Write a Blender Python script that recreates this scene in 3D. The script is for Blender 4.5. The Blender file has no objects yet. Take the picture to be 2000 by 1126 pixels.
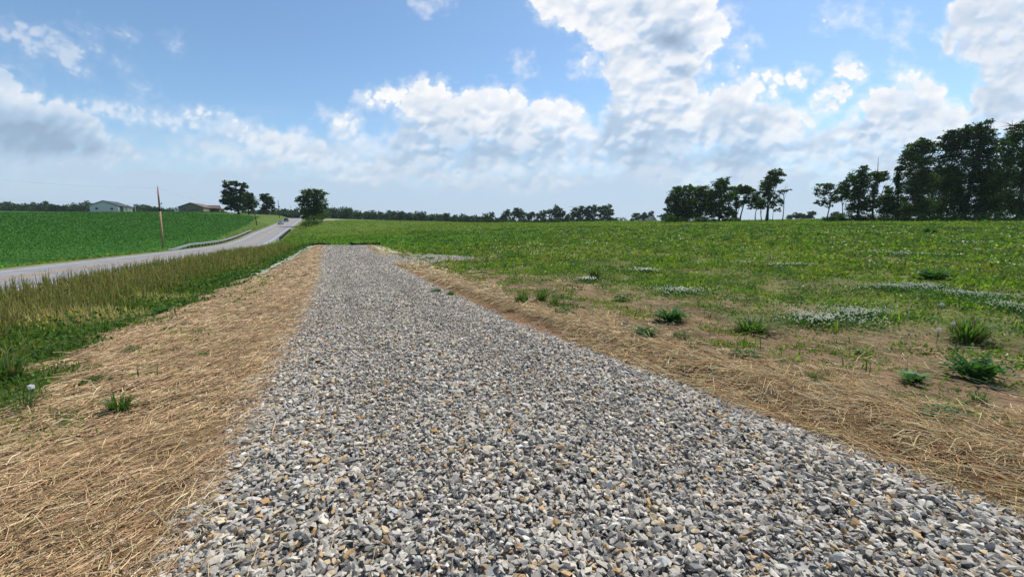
import bpy, bmesh, math, random
import numpy as np
from mathutils import Vector, Matrix

rng = np.random.default_rng(7)
random.seed(7)
sc = bpy.context.scene
COL = sc.collection
R = math.radians

# ------------------------------------------------------------------ camera
FPX, PITCH, EYE = 800.0, math.atan(123 / 800.0), 1.6
CP, SP = math.cos(PITCH), math.sin(PITCH)
cd = bpy.data.cameras.new('camera')
cam = bpy.data.objects.new('camera', cd)
COL.objects.link(cam)
cam.location = (0, 0, EYE)
cam.rotation_euler = (R(90) - PITCH, 0, 0)
cd.sensor_width = 36
cd.lens = 36 * FPX / 2000
cd.clip_start = .05
cd.clip_end = 6000
sc.camera = cam


def ray(u, v):
    a = (u - 1000) / FPX
    b = (v - 563) / FPX
    return a, CP - b * SP, -SP - b * CP


def at(u, v, y):
    a, q, zr = ray(u, v)
    t = y / q
    return Vector((a * t, y, EYE + zr * t))


# ------------------------------------------------------------------ noise
def _h(ix, iy, s):
    n = (ix.astype(np.int64) * 374761393 + iy.astype(np.int64) * 668265263 + s * 1274126177) & 0x7fffffff
    n = ((n ^ (n >> 13)) * 1274126177) & 0x7fffffff
    n = n ^ (n >> 16)
    return (n & 0xffff) / 65535.0 * 2 * np.pi


def perlin(x, y, s=0):
    x = np.asarray(x, float); y = np.asarray(y, float)
    x0 = np.floor(x); y0 = np.floor(y)
    fx = x - x0; fy = y - y0
    ux = fx * fx * fx * (fx * (fx * 6 - 15) + 10); uy = fy * fy * fy * (fy * (fy * 6 - 15) + 10)
    r = []
    for dx, dy in ((0, 0), (1, 0), (0, 1), (1, 1)):
        g = _h(x0 + dx, y0 + dy, s)
        r.append(np.cos(g) * (fx - dx) + np.sin(g) * (fy - dy))
    return 1.5 * ((r[0] * (1 - ux) + r[1] * ux) * (1 - uy) + (r[2] * (1 - ux) + r[3] * ux) * uy)


def fbm(x, y, s=0, o=5, gain=.5, billow=False):
    t = 0; a = 1.; n = 0
    for i in range(o):
        p = perlin(x * 2 ** i + 17.3 * i, y * 2 ** i - 9.1 * i, s + i)
        if billow: p = 1 - 2 * np.abs(p) ** .8
        t = t + a * p; n += a; a *= gain
    return t / n


def sst(a, b, x):
    t = np.clip((x - a) / (b - a), 0, 1)
    return t * t * (3 - 2 * t)


# ------------------------------------------------------------------ terrain
ROAD_X0, ROAD_K = -16.0, -.4525
RD = np.array([(-60, -.2), (0, -.7), (20, -1.0), (40, -1.4), (54, -1.7), (70, -2.0), (85, -2.1), (97, -1.75), (107, -1.2), (117, -.55),
               (135, .25), (153, 1.1), (170, 2.0), (200, 3.5), (231, 5.2), (250, 5.9), (275, 6.1), (320, 5.3), (450, 4.0), (900, 4)])
GL = np.array([(-12, 4.0), (0, -1.02), (1.66, -1.73), (10.7, -5.5), (46, -21.2), (60, -27)])
GR = np.array([(-12, 10.0), (0, 3.95), (2.09, 2.89), (7.4, 0.0), (46, -16.3), (60, -22.2)])
GZ = np.array([(-12, .1), (0, 0), (2, 0), (5, -.08), (8, -.2), (10.7, -.3), (13, -.38), (20, -.58), (26, -.7), (35, -.72), (46, -.64), (60, -.7)])
SW = np.array([(-12, 2.), (0, 2.1), (4, 2.4), (5.3, 2.8), (8.3, 3.2), (22, 3.2), (35, 2.3), (46, 1.2)])


def ip(T, y): return np.interp(y, T[:, 0], T[:, 1])
def smooth_prof(T):
    ys = np.arange(T[0, 0], T[-1, 0], 1.0)
    z = np.interp(ys, T[:, 0], T[:, 1])
    k = np.hanning(19); k /= k.sum()
    zp = np.pad(z, 9, mode='edge')
    return np.stack([ys, np.convolve(zp, k, 'valid')], 1)
RDs = smooth_prof(RD)
def gl(y): return ip(GL, y)
def gr(y): return ip(GR, y)


ctrl = []
def cpx(u, v, y):
    p = at(u, v, y); ctrl.append((p.x, p.y, p.z))
for u, v, y in ((1000, 450, 80), (1000, 436, 150), (1000, 434, 205), (1000, 485, 38), (1000, 530, 17), (1250, 434, 200), (1250, 445, 80), (1250, 480, 34),
                (1700, 431, 97), (1700, 447, 55), (1700, 480, 30), (1700, 530, 14.5), (1400, 433, 118), (1400, 450, 62), (2000, 429, 85), (2000, 450, 45), (2000, 480, 28),
                (1560, 429, 180), (1560, 427.5, 260), (1800, 427.5, 180), (850, 432, 200), (850, 440, 125), (850, 458, 75), (700, 430, 185), (650, 428, 190), (650, 440, 130),
                (650, 456, 95), (700, 470, 62), (760, 474, 58), (900, 478, 52), (700, 455, 100), (640, 466, 74), (620, 436, 150), (1150, 433.5, 210),
                (0, 480, 48), (0, 450, 80), (0, 430, 118), (0, 413.5, 190), (0, 412, 225), (-300, 470, 48), (-300, 430, 110), (-300, 412, 190),
                (300, 450, 95), (300, 430, 135), (300, 415.5, 205), (300, 415, 235), (180, 470, 62), (180, 440, 105), (180, 414, 205),
                (420, 440, 130), (420, 420, 175), (465, 419.5, 180), (420, 415.5, 222), (520, 420, 200), (500, 440, 145), (540, 424, 200), (350, 465, 80), (420, 456, 105)):
    cpx(u, v, y)
for x, y, z in ((0, 0, 0), (8, 8, .05), (20, 8, .1), (5, 14, -.25), (12, 0, 0), (30, 0, .2), (0, -10, .1), (-10, -10, -.2), (60, -20, .5), (-60, -30, 0), (0, -80, .5), (120, 10, 2),
                (0, 340, 1.6), (120, 340, 1.8), (-60, 340, 3.0), (-150, 340, 6.0), (300, 300, 5.5), (250, 420, 5), (0, 430, .6), (150, 430, .8), (-150, 430, 4.0), (-300, 330, 10.5), (-420, 420, 12.),
                (-560, 420, 13), (-250, 420, 8.), (0, 900, 2), (-700, 900, 12), (700, 900, 6), (1200, 300, 8), (-1200, 300, 14), (0, -900, 4), (-900, -700, 6), (900, -700, 6), (300, 100, 5)):
    ctrl.append((x, y, z))
ctrl = np.array(ctrl)
def warp(x, y): return np.stack([np.arcsinh(np.asarray(x) / 15.), np.arcsinh(np.asarray(y) / 15.)], -1)
CW = warp(ctrl[:, 0], ctrl[:, 1])
def tk(r2): return .5 * r2 * np.log(r2 + 1e-12)
_n = len(CW)
_A = np.zeros((_n + 3, _n + 3))
_A[:_n, :_n] = tk(((CW[:, None] - CW[None]) ** 2).sum(-1)) + np.eye(_n) * .004
_A[:_n, _n] = 1; _A[:_n, _n + 1:] = CW; _A[_n, :_n] = 1; _A[_n + 1:, :_n] = CW.T
TW = np.linalg.solve(_A, np.concatenate([ctrl[:, 2], [0, 0, 0]]))


def tps(x, y):
    x = np.asarray(x, float); sh = x.shape
    w = warp(x.ravel(), np.asarray(y, float).ravel())
    out = np.empty(len(w))
    for i in range(0, len(w), 20000):
        q = w[i:i + 20000]
        out[i:i + 20000] = tk(((q[:, None] - CW[None]) ** 2).sum(-1)) @ TW[:_n] + TW[_n] + q @ TW[_n + 1:]
    return out.reshape(sh)


RN = 1 / math.hypot(1, ROAD_K)
def road_sd(x, y):            # signed distance right of the road's centre line, and station
    d = (x - (ROAD_X0 + ROAD_K * y)) * RN
    s = y + d * (-ROAD_K) * RN * -1
    return d, y - d * (-ROAD_K) * RN


def H(x, y, under=True):
    x = np.asarray(x, float); y = np.asarray(y, float)
    z = tps(x, y)
    r = np.hypot(x, y)
    z = z + .05 * np.clip(r / 30, .15, 3) * fbm(x / 9, y / 9, 3, 3) + .018 * fbm(x / 1.1, y / 1.1, 5, 3) * sst(200, 20, r)
    # driveway corridor
    c = .5 * (gl(y) + gr(y)); hw = .5 * (gr(y) - gl(y))
    d = np.abs(x - c) - hw
    w = (1 - sst(.3, 4.5, d)) * (1 - sst(46.5, 58, y))
    zc = ip(GZ, y) + .015 * fbm(x / .8, y / .8, 8, 3)
    z = z * (1 - w) + zc * w
    z = z + .022 * fbm(x / .45, y / .45, 9, 3) * sst(0, .4, d) * (1 - sst(14, 30, r))
    # low cut bank right of the driveway
    dr = x - gr(y)
    n = fbm(x / 1.2, y / 1.2, 21, 3)
    z = z + .13 * sst(.12, .62, dr + .12 * n) * (1 - sst(1.0, 3.6, dr)) * (1 - sst(15, 20, y))
    wb = (1 - sst(2.6, 6, np.abs(y - 27.3))) * (1 - sst(-2.5, 2.5, x)) * sst(-3, 0, dr)
    z = z * (1 - wb) + (-.60 + .018 * (y - 26)) * wb
    # road corridor
    dd, s = road_sd(x, y)
    w = 1 - sst(4.3, 10.5, np.abs(dd))
    zr = np.interp(s, RDs[:, 0], RDs[:, 1])
    z = z * (1 - w) + zr * w
    if under:
        z = z - .10 * (1 - sst(3.45, 3.75, np.abs(dd)))
    return z


def h1(x, y): return float(H(np.array([x]), np.array([y]))[0])
_T = np.geomspace(1.2, 400, 900)
def ground_at(u, v):
    a, q, zr = ray(u, v)
    zz = EYE + zr * _T
    g = H(a * _T, q * _T)
    i = int(np.argmax(zz <= g)) or len(_T) - 1
    f0, f1 = zz[i - 1] - g[i - 1], zz[i] - g[i]
    t = _T[i - 1] + (_T[i] - _T[i - 1]) * (f0 / (f0 - f1 + 1e-9))
    x, y = a * t, q * t
    return Vector((x, y, h1(x, y))), t


# ------------------------------------------------------------------ mesh helpers
def np_mesh(name, V, F, C=None, smooth=False, attrs=None):
    """V (n,3); F list of int arrays (m,k); C (n,3) point colours"""
    if not isinstance(F, (list, tuple)): F = [F]
    me = bpy.data.meshes.new(name)
    me.vertices.add(len(V)); me.vertices.foreach_set('co', np.asarray(V, np.float32).ravel())
    F = [f for f in F if len(f)]
    tot = np.concatenate([np.full(len(f), f.shape[1], np.int32) for f in F])
    idx = np.concatenate([f.ravel() for f in F]).astype(np.int32)
    st = np.concatenate([[0], np.cumsum(tot)[:-1]]).astype(np.int32)
    me.loops.add(len(idx)); me.loops.foreach_set('vertex_index', idx)
    me.polygons.add(len(tot)); me.polygons.foreach_set('loop_start', st); me.polygons.foreach_set('loop_total', tot)
    me.polygons.foreach_set('use_smooth', np.full(len(tot), smooth))
    if C is not None:
        a = me.attributes.new('col', 'FLOAT_COLOR', 'POINT')
        a.data.foreach_set('color', np.concatenate([np.clip(C, 0, 1), np.ones((len(C), 1))], 1).astype(np.float32).ravel())
    for k, arr in (attrs or {}).items():
        a = me.attributes.new(k, 'FLOAT', 'POINT'); a.data.foreach_set('value', arr.astype(np.float32))
    me.update(); me.validate()
    return me


def link(name, me, mat=None, parent=None):
    o = bpy.data.objects.new(name, me)
    COL.objects.link(o)
    if mat is not None and len(me.materials) == 0: me.materials.append(mat)
    if parent is not None: o.parent = parent
    return o


def empty(name, loc, label, cat, group=None, rz=0):
    o = bpy.data.objects.new(name, None); COL.objects.link(o)
    o.empty_display_size = .3
    o.location = loc; o.rotation_euler = (0, 0, rz)
    return tag(o, label, cat, group)


def tag(o, label, cat, group=None, kind=None):
    o['label'] = label; o['category'] = cat
    if group: o['group'] = group
    if kind: o['kind'] = kind
    return o


def struct(o):
    o['kind'] = 'structure'; return o


class MB:
    """collects simple solids into one mesh"""
    def __init__(s): s.v = []; s.f = []
    def add(s, vs, fs):
        b = len(s.v); s.v += [tuple(p) for p in vs]; s.f += [tuple(b + i for i in f) for f in fs]; return s
    def box(s, x0, x1, y0, y1, z0, z1):
        return s.add([(x0, y0, z0), (x1, y0, z0), (x1, y1, z0), (x0, y1, z0), (x0, y0, z1), (x1, y0, z1), (x1, y1, z1), (x0, y1, z1)],
                     [(3, 2, 1, 0), (4, 5, 6, 7), (0, 1, 5, 4), (1, 2, 6, 5), (2, 3, 7, 6), (3, 0, 4, 7)])
    def tube(s, pts, rad, n=8, cap=True):
        pts = [Vector(p) for p in pts]; rings = []
        for i, p in enumerate(pts):
            d = (pts[min(i + 1, len(pts) - 1)] - pts[max(i - 1, 0)]).normalized()
            ax = d.cross(Vector((.31, .95, .05)))
            if ax.length < .1: ax = d.cross(Vector((1, 0, 0)))
            ax.normalize(); bx = d.cross(ax)
            r = rad[i] if hasattr(rad, '__len__') else rad
            rings.append([p + ax * r * math.cos(2 * math.pi * k / n) + bx * r * math.sin(2 * math.pi * k / n) for k in range(n)])
        vs = [q for r in rings for q in r]; fs = []
        for i in range(len(rings) - 1):
            for k in range(n):
                fs.append((i * n + k, i * n + (k + 1) % n, (i + 1) * n + (k + 1) % n, (i + 1) * n + k))
        if cap:
            fs.append(tuple(range(n))[::-1]); fs.append(tuple((len(rings) - 1) * n + k for k in range(n)))
        return s.add(vs, fs)
    def prism(s, prof, y0, y1):       # profile in x,z extruded along y
        n = len(prof)
        return s.add([(x, y0, z) for x, z in prof] + [(x, y1, z) for x, z in prof],
                     [tuple(range(n)), tuple(range(2 * n - 1, n - 1, -1))] + [(i, n + i, n + (i + 1) % n, (i + 1) % n) for i in range(n)])
    def mesh(s, name, smooth=False):
        me = bpy.data.meshes.new(name); me.from_pydata(s.v, [], s.f); me.update()
        bm = bmesh.new(); bm.from_mesh(me); bmesh.ops.recalc_face_normals(bm, faces=bm.faces); bm.to_mesh(me); bm.free()
        if smooth: me.polygons.foreach_set('use_smooth', [True] * len(me.polygons))
        return me
    def build(s, name, mat, parent=None, smooth=False): return link(name, s.mesh(name, smooth), mat, parent)


# ------------------------------------------------------------------ materials
def nmat(name):
    m = bpy.data.materials.new(name); m.use_nodes = True
    nt = m.node_tree; nt.nodes.clear()
    out = nt.nodes.new('ShaderNodeOutputMaterial')
    return m, nt, out


def N(nt, typ, ins=None, **kw):
    n = nt.nodes.new(typ)
    for k, v in kw.items(): setattr(n, k, v)
    for k, v in (ins or {}).items():
        if hasattr(v, 'is_linked') or hasattr(v, 'links'): nt.links.new(v, n.inputs[k])
        else: n.inputs[k].default_value = v
    return n


def mixc(nt, a, b, f, blend='MIX'):
    n = nt.nodes.new('ShaderNodeMix'); n.data_type = 'RGBA'; n.blend_type = blend
    for sock, v in ((n.inputs[0], f), (n.inputs[6], a), (n.inputs[7], b)):
        if hasattr(v, 'links'): nt.links.new(v, sock)
        else: sock.default_value = v if not isinstance(v, tuple) or len(v) == 4 else (*v, 1)
    return n.outputs[2]


def ramp(nt, fac, stops):
    n = nt.nodes.new('ShaderNodeValToRGB')
    e = n.color_ramp.elements
    while len(e) < len(stops): e.new(.5)
    for i, (p, c) in enumerate(stops):
        e[i].position = p; e[i].color = (*c, 1) if len(c) == 3 else c
    nt.links.new(fac, n.inputs[0]); return n.outputs[0]


def noise(nt, scale, detail=4, rough=.55, vec=None, dist=0):
    n = N(nt, 'ShaderNodeTexNoise', {'Scale': scale, 'Detail': detail, 'Roughness': rough, 'Distortion': dist})
    if vec is None:
        g = nt.nodes.get('geo') or N(nt, 'ShaderNodeNewGeometry', name='geo')
        vec = g.outputs['Position']
    nt.links.new(vec, n.inputs['Vector'])
    return n.outputs['Fac']


def solid(name, c1, c2=None, rough=.7, scale=3, metal=0, bump=0, bscale=40, spec=.5):
    m, nt, out = nmat(name)
    c2 = c2 or tuple(x * .75 for x in c1)
    tc = N(nt, 'ShaderNodeTexCoord').outputs['Object']
    col = ramp(nt, noise(nt, scale, 5, .6, tc), [(.32, c2), (.68, c1)])
    b = N(nt, 'ShaderNodeBsdfPrincipled', {'Base Color': col, 'Roughness': rough, 'Metallic': metal, 'Specular IOR Level': spec})
    if bump:
        bn = N(nt, 'ShaderNodeBump', {'Strength': bump, 'Distance': .02, 'Height': noise(nt, bscale, 4, .6, tc)})
        nt.links.new(bn.outputs[0], b.inputs['Normal'])
    nt.links.new(b.outputs[0], out.inputs[0])
    return m


def leaf_mat(name, trans=.35, gloss=.06, tint=(1, 1, 1)):
    m, nt, out = nmat(name)
    a = N(nt, 'ShaderNodeAttribute', attribute_name='col').outputs['Color']
    n = noise(nt, 9, 2)
    a = mixc(nt, a, ramp(nt, n, [(.3, (.75 * tint[0], .75 * tint[1], .75 * tint[2])), (.7, (1.2 * tint[0], 1.2 * tint[1], 1.1 * tint[2]))]), 1.0, 'MULTIPLY')
    d = N(nt, 'ShaderNodeBsdfDiffuse', {'Color': a})
    t = N(nt, 'ShaderNodeBsdfTranslucent', {'Color': mixc(nt, a, (1.0, 1.15, .5), 1.0, 'MULTIPLY')})
    g = N(nt, 'ShaderNodeBsdfGlossy', {'Color': (.8, .85, .9, 1), 'Roughness': .55})
    s1 = N(nt, 'ShaderNodeMixShader', {0: trans, 1: d.outputs[0], 2: t.outputs[0]})
    s2 = N(nt, 'ShaderNodeMixShader', {0: gloss, 1: s1.outputs[0], 2: g.outputs[0]})
    nt.links.new(s2.outputs[0], out.inputs[0])
    return m


def attr_mat(name, rough=.8, var=.3, scale=60, bump=.3, spec=.3):
    m, nt, out = nmat(name)
    a = N(nt, 'ShaderNodeAttribute', attribute_name='col').outputs['Color']
    n = noise(nt, scale, 5, .65)
    lo, hi = 1 - var, 1 + var
    a = mixc(nt, a, ramp(nt, n, [(.3, (lo, lo, lo)), (.7, (hi, hi, hi))]), 1.0, 'MULTIPLY')
    b = N(nt, 'ShaderNodeBsdfPrincipled', {'Base Color': a, 'Roughness': rough, 'Specular IOR Level': spec})
    if bump:
        bn = N(nt, 'ShaderNodeBump', {'Strength': bump, 'Distance': .006, 'Height': noise(nt, scale * 1.7, 4, .6)})
        nt.links.new(bn.outputs[0], b.inputs['Normal'])
    nt.links.new(b.outputs[0], out.inputs[0])
    return m


M = dict(stem=solid('green_stem', (.10, .18, .05)),
    leaf=leaf_mat('tree_foliage', .38, .008), grass=leaf_mat('grass_blades', .45, .01), weed=leaf_mat('weed_leaves', .4, .02),
    crop=leaf_mat('crop_leaves', .32, .018), stone=attr_mat('crushed_stone', .85, .22, 70, .5, .25), straw=attr_mat('straw_stalks', .55, .2, 40, 0, .4),
    petal=attr_mat('white_petals', .8, .1, 60, 0), bark=solid('bark', (.09, .07, .055), (.035, .028, .022), .95, 4, bump=.6),
    pole=solid('weathered_pole_wood', (.42, .27, .16), (.30, .18, .10), .85, 8, bump=.4), polered=solid('reddish_pole_sleeve', (.40, .22, .16), (.30, .16, .12), .7, 6),
    black=solid('black_band', (.012, .012, .013), None, .6), steel=solid('galvanised_steel', (.42, .42, .42), (.32, .32, .33), .45, 6, metal=.6),
    postw=solid('guardrail_post_timber', (.10, .085, .07), (.05, .042, .035), .9, 8, bump=.4), cable=solid('cable_rubber', (.03, .03, .032), None, .6),
    fabric=solid('black_woven_silt_fabric', (.010, .010, .011), (.018, .018, .02), .75, 20, bump=.3), white=solid('white_paint', (.75, .75, .74), (.66, .66, .65), .6, 2),
    barnwall=solid('pale_grey_metal_siding', (.58, .565, .545), (.54, .525, .51), .5, .6), barnroof=solid('dark_green_grey_roof', (.035, .05, .06), (.028, .04, .05), .55, 1.5),
    tanwall=solid('taupe_siding', (.20, .165, .125), (.18, .145, .11), .7, .8), tanroof=solid('brown_shingle_roof', (.16, .10, .085), (.12, .075, .065), .8, 3, bump=.3),
    trim=solid('dark_brown_trim', (.05, .035, .03), None, .6), glass=solid('dark_window_glass', (.015, .02, .025), (.03, .035, .04), .08, 1),
    tyre=solid('tyre_rubber', (.012, .012, .012), None, .9), silver=solid('silver_car_paint', (.45, .47, .50), (.42, .44, .47), .25, 1, metal=.5),
    blue=solid('dark_blue_car_paint', (.015, .022, .045), (.012, .018, .04), .22, 1, metal=.3), lamp=solid('headlamp_lens', (.85, .87, .9), None, .1),
    stake=solid('wooden_stake', (.28, .20, .12), None, .9), net=solid('pale_straw_netting', (.42, .46, .36), (.25, .30, .18), .9, 9), greyhouse=solid('grey_clapboard', (.30, .30, .31), None, .7),
    greyroof=solid('grey_shingle', (.10, .10, .11), None, .85, 4),
)

# ------------------------------------------------------------------ ground
def gravel_mask(x, y, n):
    m = sst(-.10, .10, np.minimum(x - gl(y), gr(y) - x) + .14 * n) * (1 - sst(46.0, 46.8, y + .4 * n))
    cx, hw = 27.3 + .03 * (x + 6), 2.7 * np.clip((-2.6 - x) / 3.0, 0, 1) ** .6
    b = sst(-.15, .15, hw - np.abs(y - cx) + .35 * n) * (x > gr(y) - 2.) * (x < -2.4)
    return np.maximum(m, b)


def zones(x, y):
    n1 = fbm(x / 1.6, y / 1.6, 31, 4); n2 = fbm(x / 6, y / 6, 37, 4)
    G = gravel_mask(x, y, n1)
    dl = gl(y) - x
    sw = ip(SW, y)
    inl = (y < 47.5)
    straw_l = sst(-.3, .05, dl) * (1 - sst(-.35, .35, dl - sw + 1.5 * n1)) * inl
    dr = x - gr(y)
    soilw = np.interp(y, [-5, 0, 4, 8, 13, 23, 40, 47], [5.5, 5.2, 4.8, 4.8, 4.0, 2.7, 2.8, 2.3])
    soil = sst(-.3, .1, dr) * (1 - sst(-1.8, 3.0, dr - soilw + 2.6 * n1 + 2.2 * n2)) * (1 - sst(44, 47.5, y))
    bankw = np.interp(y, [-5, 0, 3, 8, 15, 22, 30, 46], [1.5, 1.4, 1.35, 1.15, 1.0, 1.7, 2.8, 2.2])
    straw_r = sst(-.12, .15, dr + .2 * n1 - .42 * sst(4.5, 7.5, y) * (1 - sst(22, 26, y))) * (1 - sst(-.5, .5, dr - bankw + 1.3 * n1)) * (1 - sst(44, 47.5, y))
    straw_r = straw_r * (1 - G)
    d, s = road_sd(x, y)
    crop = (1 - sst(-7.2, -6.2, d - 1.0 + .5 * n2 + .5 * sst(44, 58, s) + 2.2 * sst(84, 112, s) + 2.2 * sst(112, 180, s))) * sst(-60, -20, y + 60)
    crop = crop * (1 - sst(168, 172, y - .1 * (x + 200)) * sst(-150, -135, x))
    far = sst(215, 225, y + .08 * x)
    crop = crop * (1 - far)
    verge = sst(3.6, 4.6, d) * sst(-.1, .4, dl - sw + 1.5 * n1) * (1 - sst(48, 60, y))
    return dict(G=G, straw_l=straw_l, soil=soil, straw_r=straw_r, crop=crop, verge=verge, n1=n1, n2=n2, road=d, s=s, dl=dl, dr=dr)


def lerp(a, b, t): return a * (1 - t[..., None]) + np.asarray(b) * t[..., None]


def field_colour(x, y, z):
    r = np.hypot(x, y)
    big = fbm(x / 22, y / 22, 51, 4); mid = fbm(x / 4, y / 4, 57, 4)
    c = np.ones(x.shape + (3,)) * np.array((.105, .165, .022))
    c = lerp(c, (.115, .135, .030), sst(-.05, .5, mid + .3 * big) * .75)
    c = lerp(c, (.045, .105, .016), sst(.05, .5, -mid + .4 * big) * .8)
    c = lerp(c, (.14, .125, .045), sst(.22, .55, fbm(x / 13 + 40, y / 7, 61, 4)) * .6)
    c = lerp(c, (.125, .10, .045), sst(.1, .5, fbm(x / 16 + 9, y / 9, 63, 4)) * .6 * sst(60, 100, r) * sst(-60, -20, x) * (1 - sst(20, 60, x)))
    c = lerp(c, (.125, .108, .048), .8 * (1 - sst(14, 75, r)) * sst(-.25, .25, -fbm(x / 3.2, y / 3.2, 92, 3)+ .12) * (x > -8))
    c = lerp(c, (.055, .15, .012), (1 - sst(14, 26, np.abs(y - 62) + .2 * np.abs(x + 30))) * .85 * (x < 5))
    return c


def ground_colour(x, y):
    z = zones(x, y)
    c = field_colour(x, y, z)
    n1, n2 = z['n1'], z['n2']
    cr = np.ones(c.shape) * np.array((.040, .125, .016))
    cr = lerp(cr, (.022, .075, .012), sst(-.1, .4, n2)); cr = lerp(cr, (.045, .13, .02), sst(.1, .5, n1) * .6)
    # the mown strip between crop and road
    ed = sst(-22, -8, z['road']) * (1 - sst(-5, -4, z['road']))
    c = lerp(c, cr, z['crop'])
    c = lerp(c, (.075, .115, .028), ed * .7 * (1 - z['crop']))
    vg = np.ones(c.shape) * np.array((.07, .095, .022)); vg = lerp(vg, (.13, .105, .04), sst(0, .4, n2 + .3 * n1))
    c = lerp(c, vg, z['verge'])
    so = np.ones(c.shape) * np.array((.195, .132, .080)); so = lerp(so, (.135, .09, .054), sst(-.1, .4, n1)); so = lerp(so, (.25, .175, .108), sst(.1, .5, -n1) * .7)
    c = lerp(c, so, z['soil'])
    st = np.ones(c.shape) * np.array((.17, .118, .066)); st = lerp(st, (.11, .074, .04), sst(-.1, .4, n1)); st = lerp(st, (.16, .15, .05), sst(.15, .5, n2) * .5)
    c = lerp(c, st, z['straw_l']); c = lerp(c, st, z['straw_r'])
    # orange subsoil of the cut bank beside the stone
    cut = sst(-.15, .05, z['dr']) * (1 - sst(.35, .6, z['dr'] + .2 * n1)) * sst(5, 7.5, y) * (1 - sst(23, 26, y))
    c = lerp(c, (.205, .128, .068), cut)
    # raw clay tracks near the far turning
    tk_ = sst(.15, .4, n2) * sst(24, 30, y) * (1 - sst(40, 46, y)) * sst(.5, 1.5, z['dr']) * (1 - sst(8, 11, z['dr']))
    c = lerp(c, (.23, .15, .09), tk_ * .8)
    c = lerp(c, (.17, .16, .14), z['G'])
    sh = (1 - sst(3.9, 5.0, np.abs(z['road']) + .25 * n1))
    c = lerp(c, (.24, .225, .20), sh * .9)
    # stone pad at the crest of the rise, and the lane crossing below the houses
    pad = (1 - sst(.8, 1.15, np.hypot((x + 82) / 4.2, (y - 183) / 15)))
    c = lerp(c, (.30, .27, .25), pad)
    ring = sst(.9, 1.1, np.hypot((x + 82) / 4.2, (y - 183) / 15)) * (1 - sst(1.2, 1.5, np.hypot((x + 82) / 4.6, (y - 183) / 17)))
    c = lerp(c, (.24, .17, .08), ring * .7)
    return c, z


def build_ground():
    az = np.concatenate([np.radians(np.arange(-70, 70.01, .25)), np.radians(np.arange(74, 289, 4.0))])
    rr = np.concatenate([[.02], np.geomspace(.5, 1500, 440)])
    A, RR = np.meshgrid(az, rr)
    x, y = RR * np.sin(A), RR * np.cos(A)
    z = H(x, y)
    c, zn = ground_colour(x, y)
    na, nr = len(az), len(rr)
    I = np.arange(na * nr).reshape(nr, na)
    a = I[:-1, :]; b = np.roll(I, -1, 1)[:-1, :]; cc = np.roll(I, -1, 1)[1:, :]; d = I[1:, :]
    F = np.stack([a, d, cc, b], -1).reshape(-1, 4)
    g = zn['G'].ravel()
    green = np.clip(1 - zn['soil'] - zn['straw_l'] - zn['straw_r'] - zn['G'], 0, 1).ravel()
    return np_mesh('ground', np.stack([x, y, z], -1).reshape(-1, 3), F, c.reshape(-1, 3), True, {'gravelly': g, 'greenness': green})


def ground_mat():
    m, nt, out = nmat('ground_soil_and_turf')
    a = N(nt, 'ShaderNodeAttribute', attribute_name='col').outputs['Color']
    gv = N(nt, 'ShaderNodeAttribute', attribute_name='gravelly').outputs['Fac']
    gn = N(nt, 'ShaderNodeAttribute', attribute_name='greenness').outputs['Fac']
    n1 = noise(nt, 1.3, 8, .68); n2 = noise(nt, 14, 6, .7); n3 = noise(nt, .22, 6, .65)
    base = mixc(nt, a, ramp(nt, n1, [(.28, (.62, .64, .60)), (.72, (1.35, 1.32, 1.3))]), 1, 'MULTIPLY')
    base = mixc(nt, base, ramp(nt, n2, [(.3, (.6, .6, .6)), (.7, (1.4, 1.4, 1.35))]), 1, 'MULTIPLY')
    base = mixc(nt, base, ramp(nt, n3, [(.35, (.86, .92, .8)), (.65, (1.15, 1.06, 1.15))]), 1, 'MULTIPLY')
    geo = nt.nodes.get('geo').outputs['Position']
    vo = N(nt, 'ShaderNodeTexVoronoi', {'Scale': 15., 'Vector': geo, 'Randomness': 1.}); vo.feature = 'F1'
    sepc = N(nt, 'ShaderNodeSeparateColor', {0: vo.outputs['Color']}).outputs[0]
    stone = ramp(nt, sepc, [(0, (.10, .10, .105)), (.5, (.24, .24, .235)), (.8, (.36, .355, .34)), (.93, (.30, .22, .13)), (1, (.40, .40, .40))])
    base = mixc(nt, base, stone, gv)
    hgt = N(nt, 'ShaderNodeMix', {0: gv, 2: n2, 3: vo.outputs['Distance']}).outputs[0]
    bn = N(nt, 'ShaderNodeBump', {'Strength': .55, 'Distance': .05, 'Height': hgt})
    b = N(nt, 'ShaderNodeBsdfPrincipled', {'Base Color': base, 'Roughness': .95, 'Specular IOR Level': .1, 'Normal': bn.outputs[0]})
    nt.links.new(b.outputs[0], out.inputs[0])
    return m


struct(link('ground', build_ground(), ground_mat()))

# ------------------------------------------------------------------ road
def road_strip(name, d0, d1, s0, s1, dz, mat, step=2.0, dash=None):
    ss = np.arange(s0, s1 + .01, step)
    z = np.interp(ss, RDs[:, 0], RDs[:, 1]) + dz
    k = max(2, int((d1 - d0) / 1.2) + 1)
    ds = np.linspace(d0, d1, k)
    V = []
    for s_, z_ in zip(ss, z):
        for d in ds:
            V.append((ROAD_X0 + ROAD_K * s_ + d * RN, s_ - ROAD_K * RN * d, z_ - .004 * abs(d) * 2))
    n = len(ss)
    I = np.arange(n * k).reshape(n, k)
    F = np.stack([I[:-1, :-1], I[:-1, 1:], I[1:, 1:], I[1:, :-1]], -1).reshape(-1, 4)
    return struct(link(name, np_mesh(name, np.array(V), F, None, True), mat))


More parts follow.
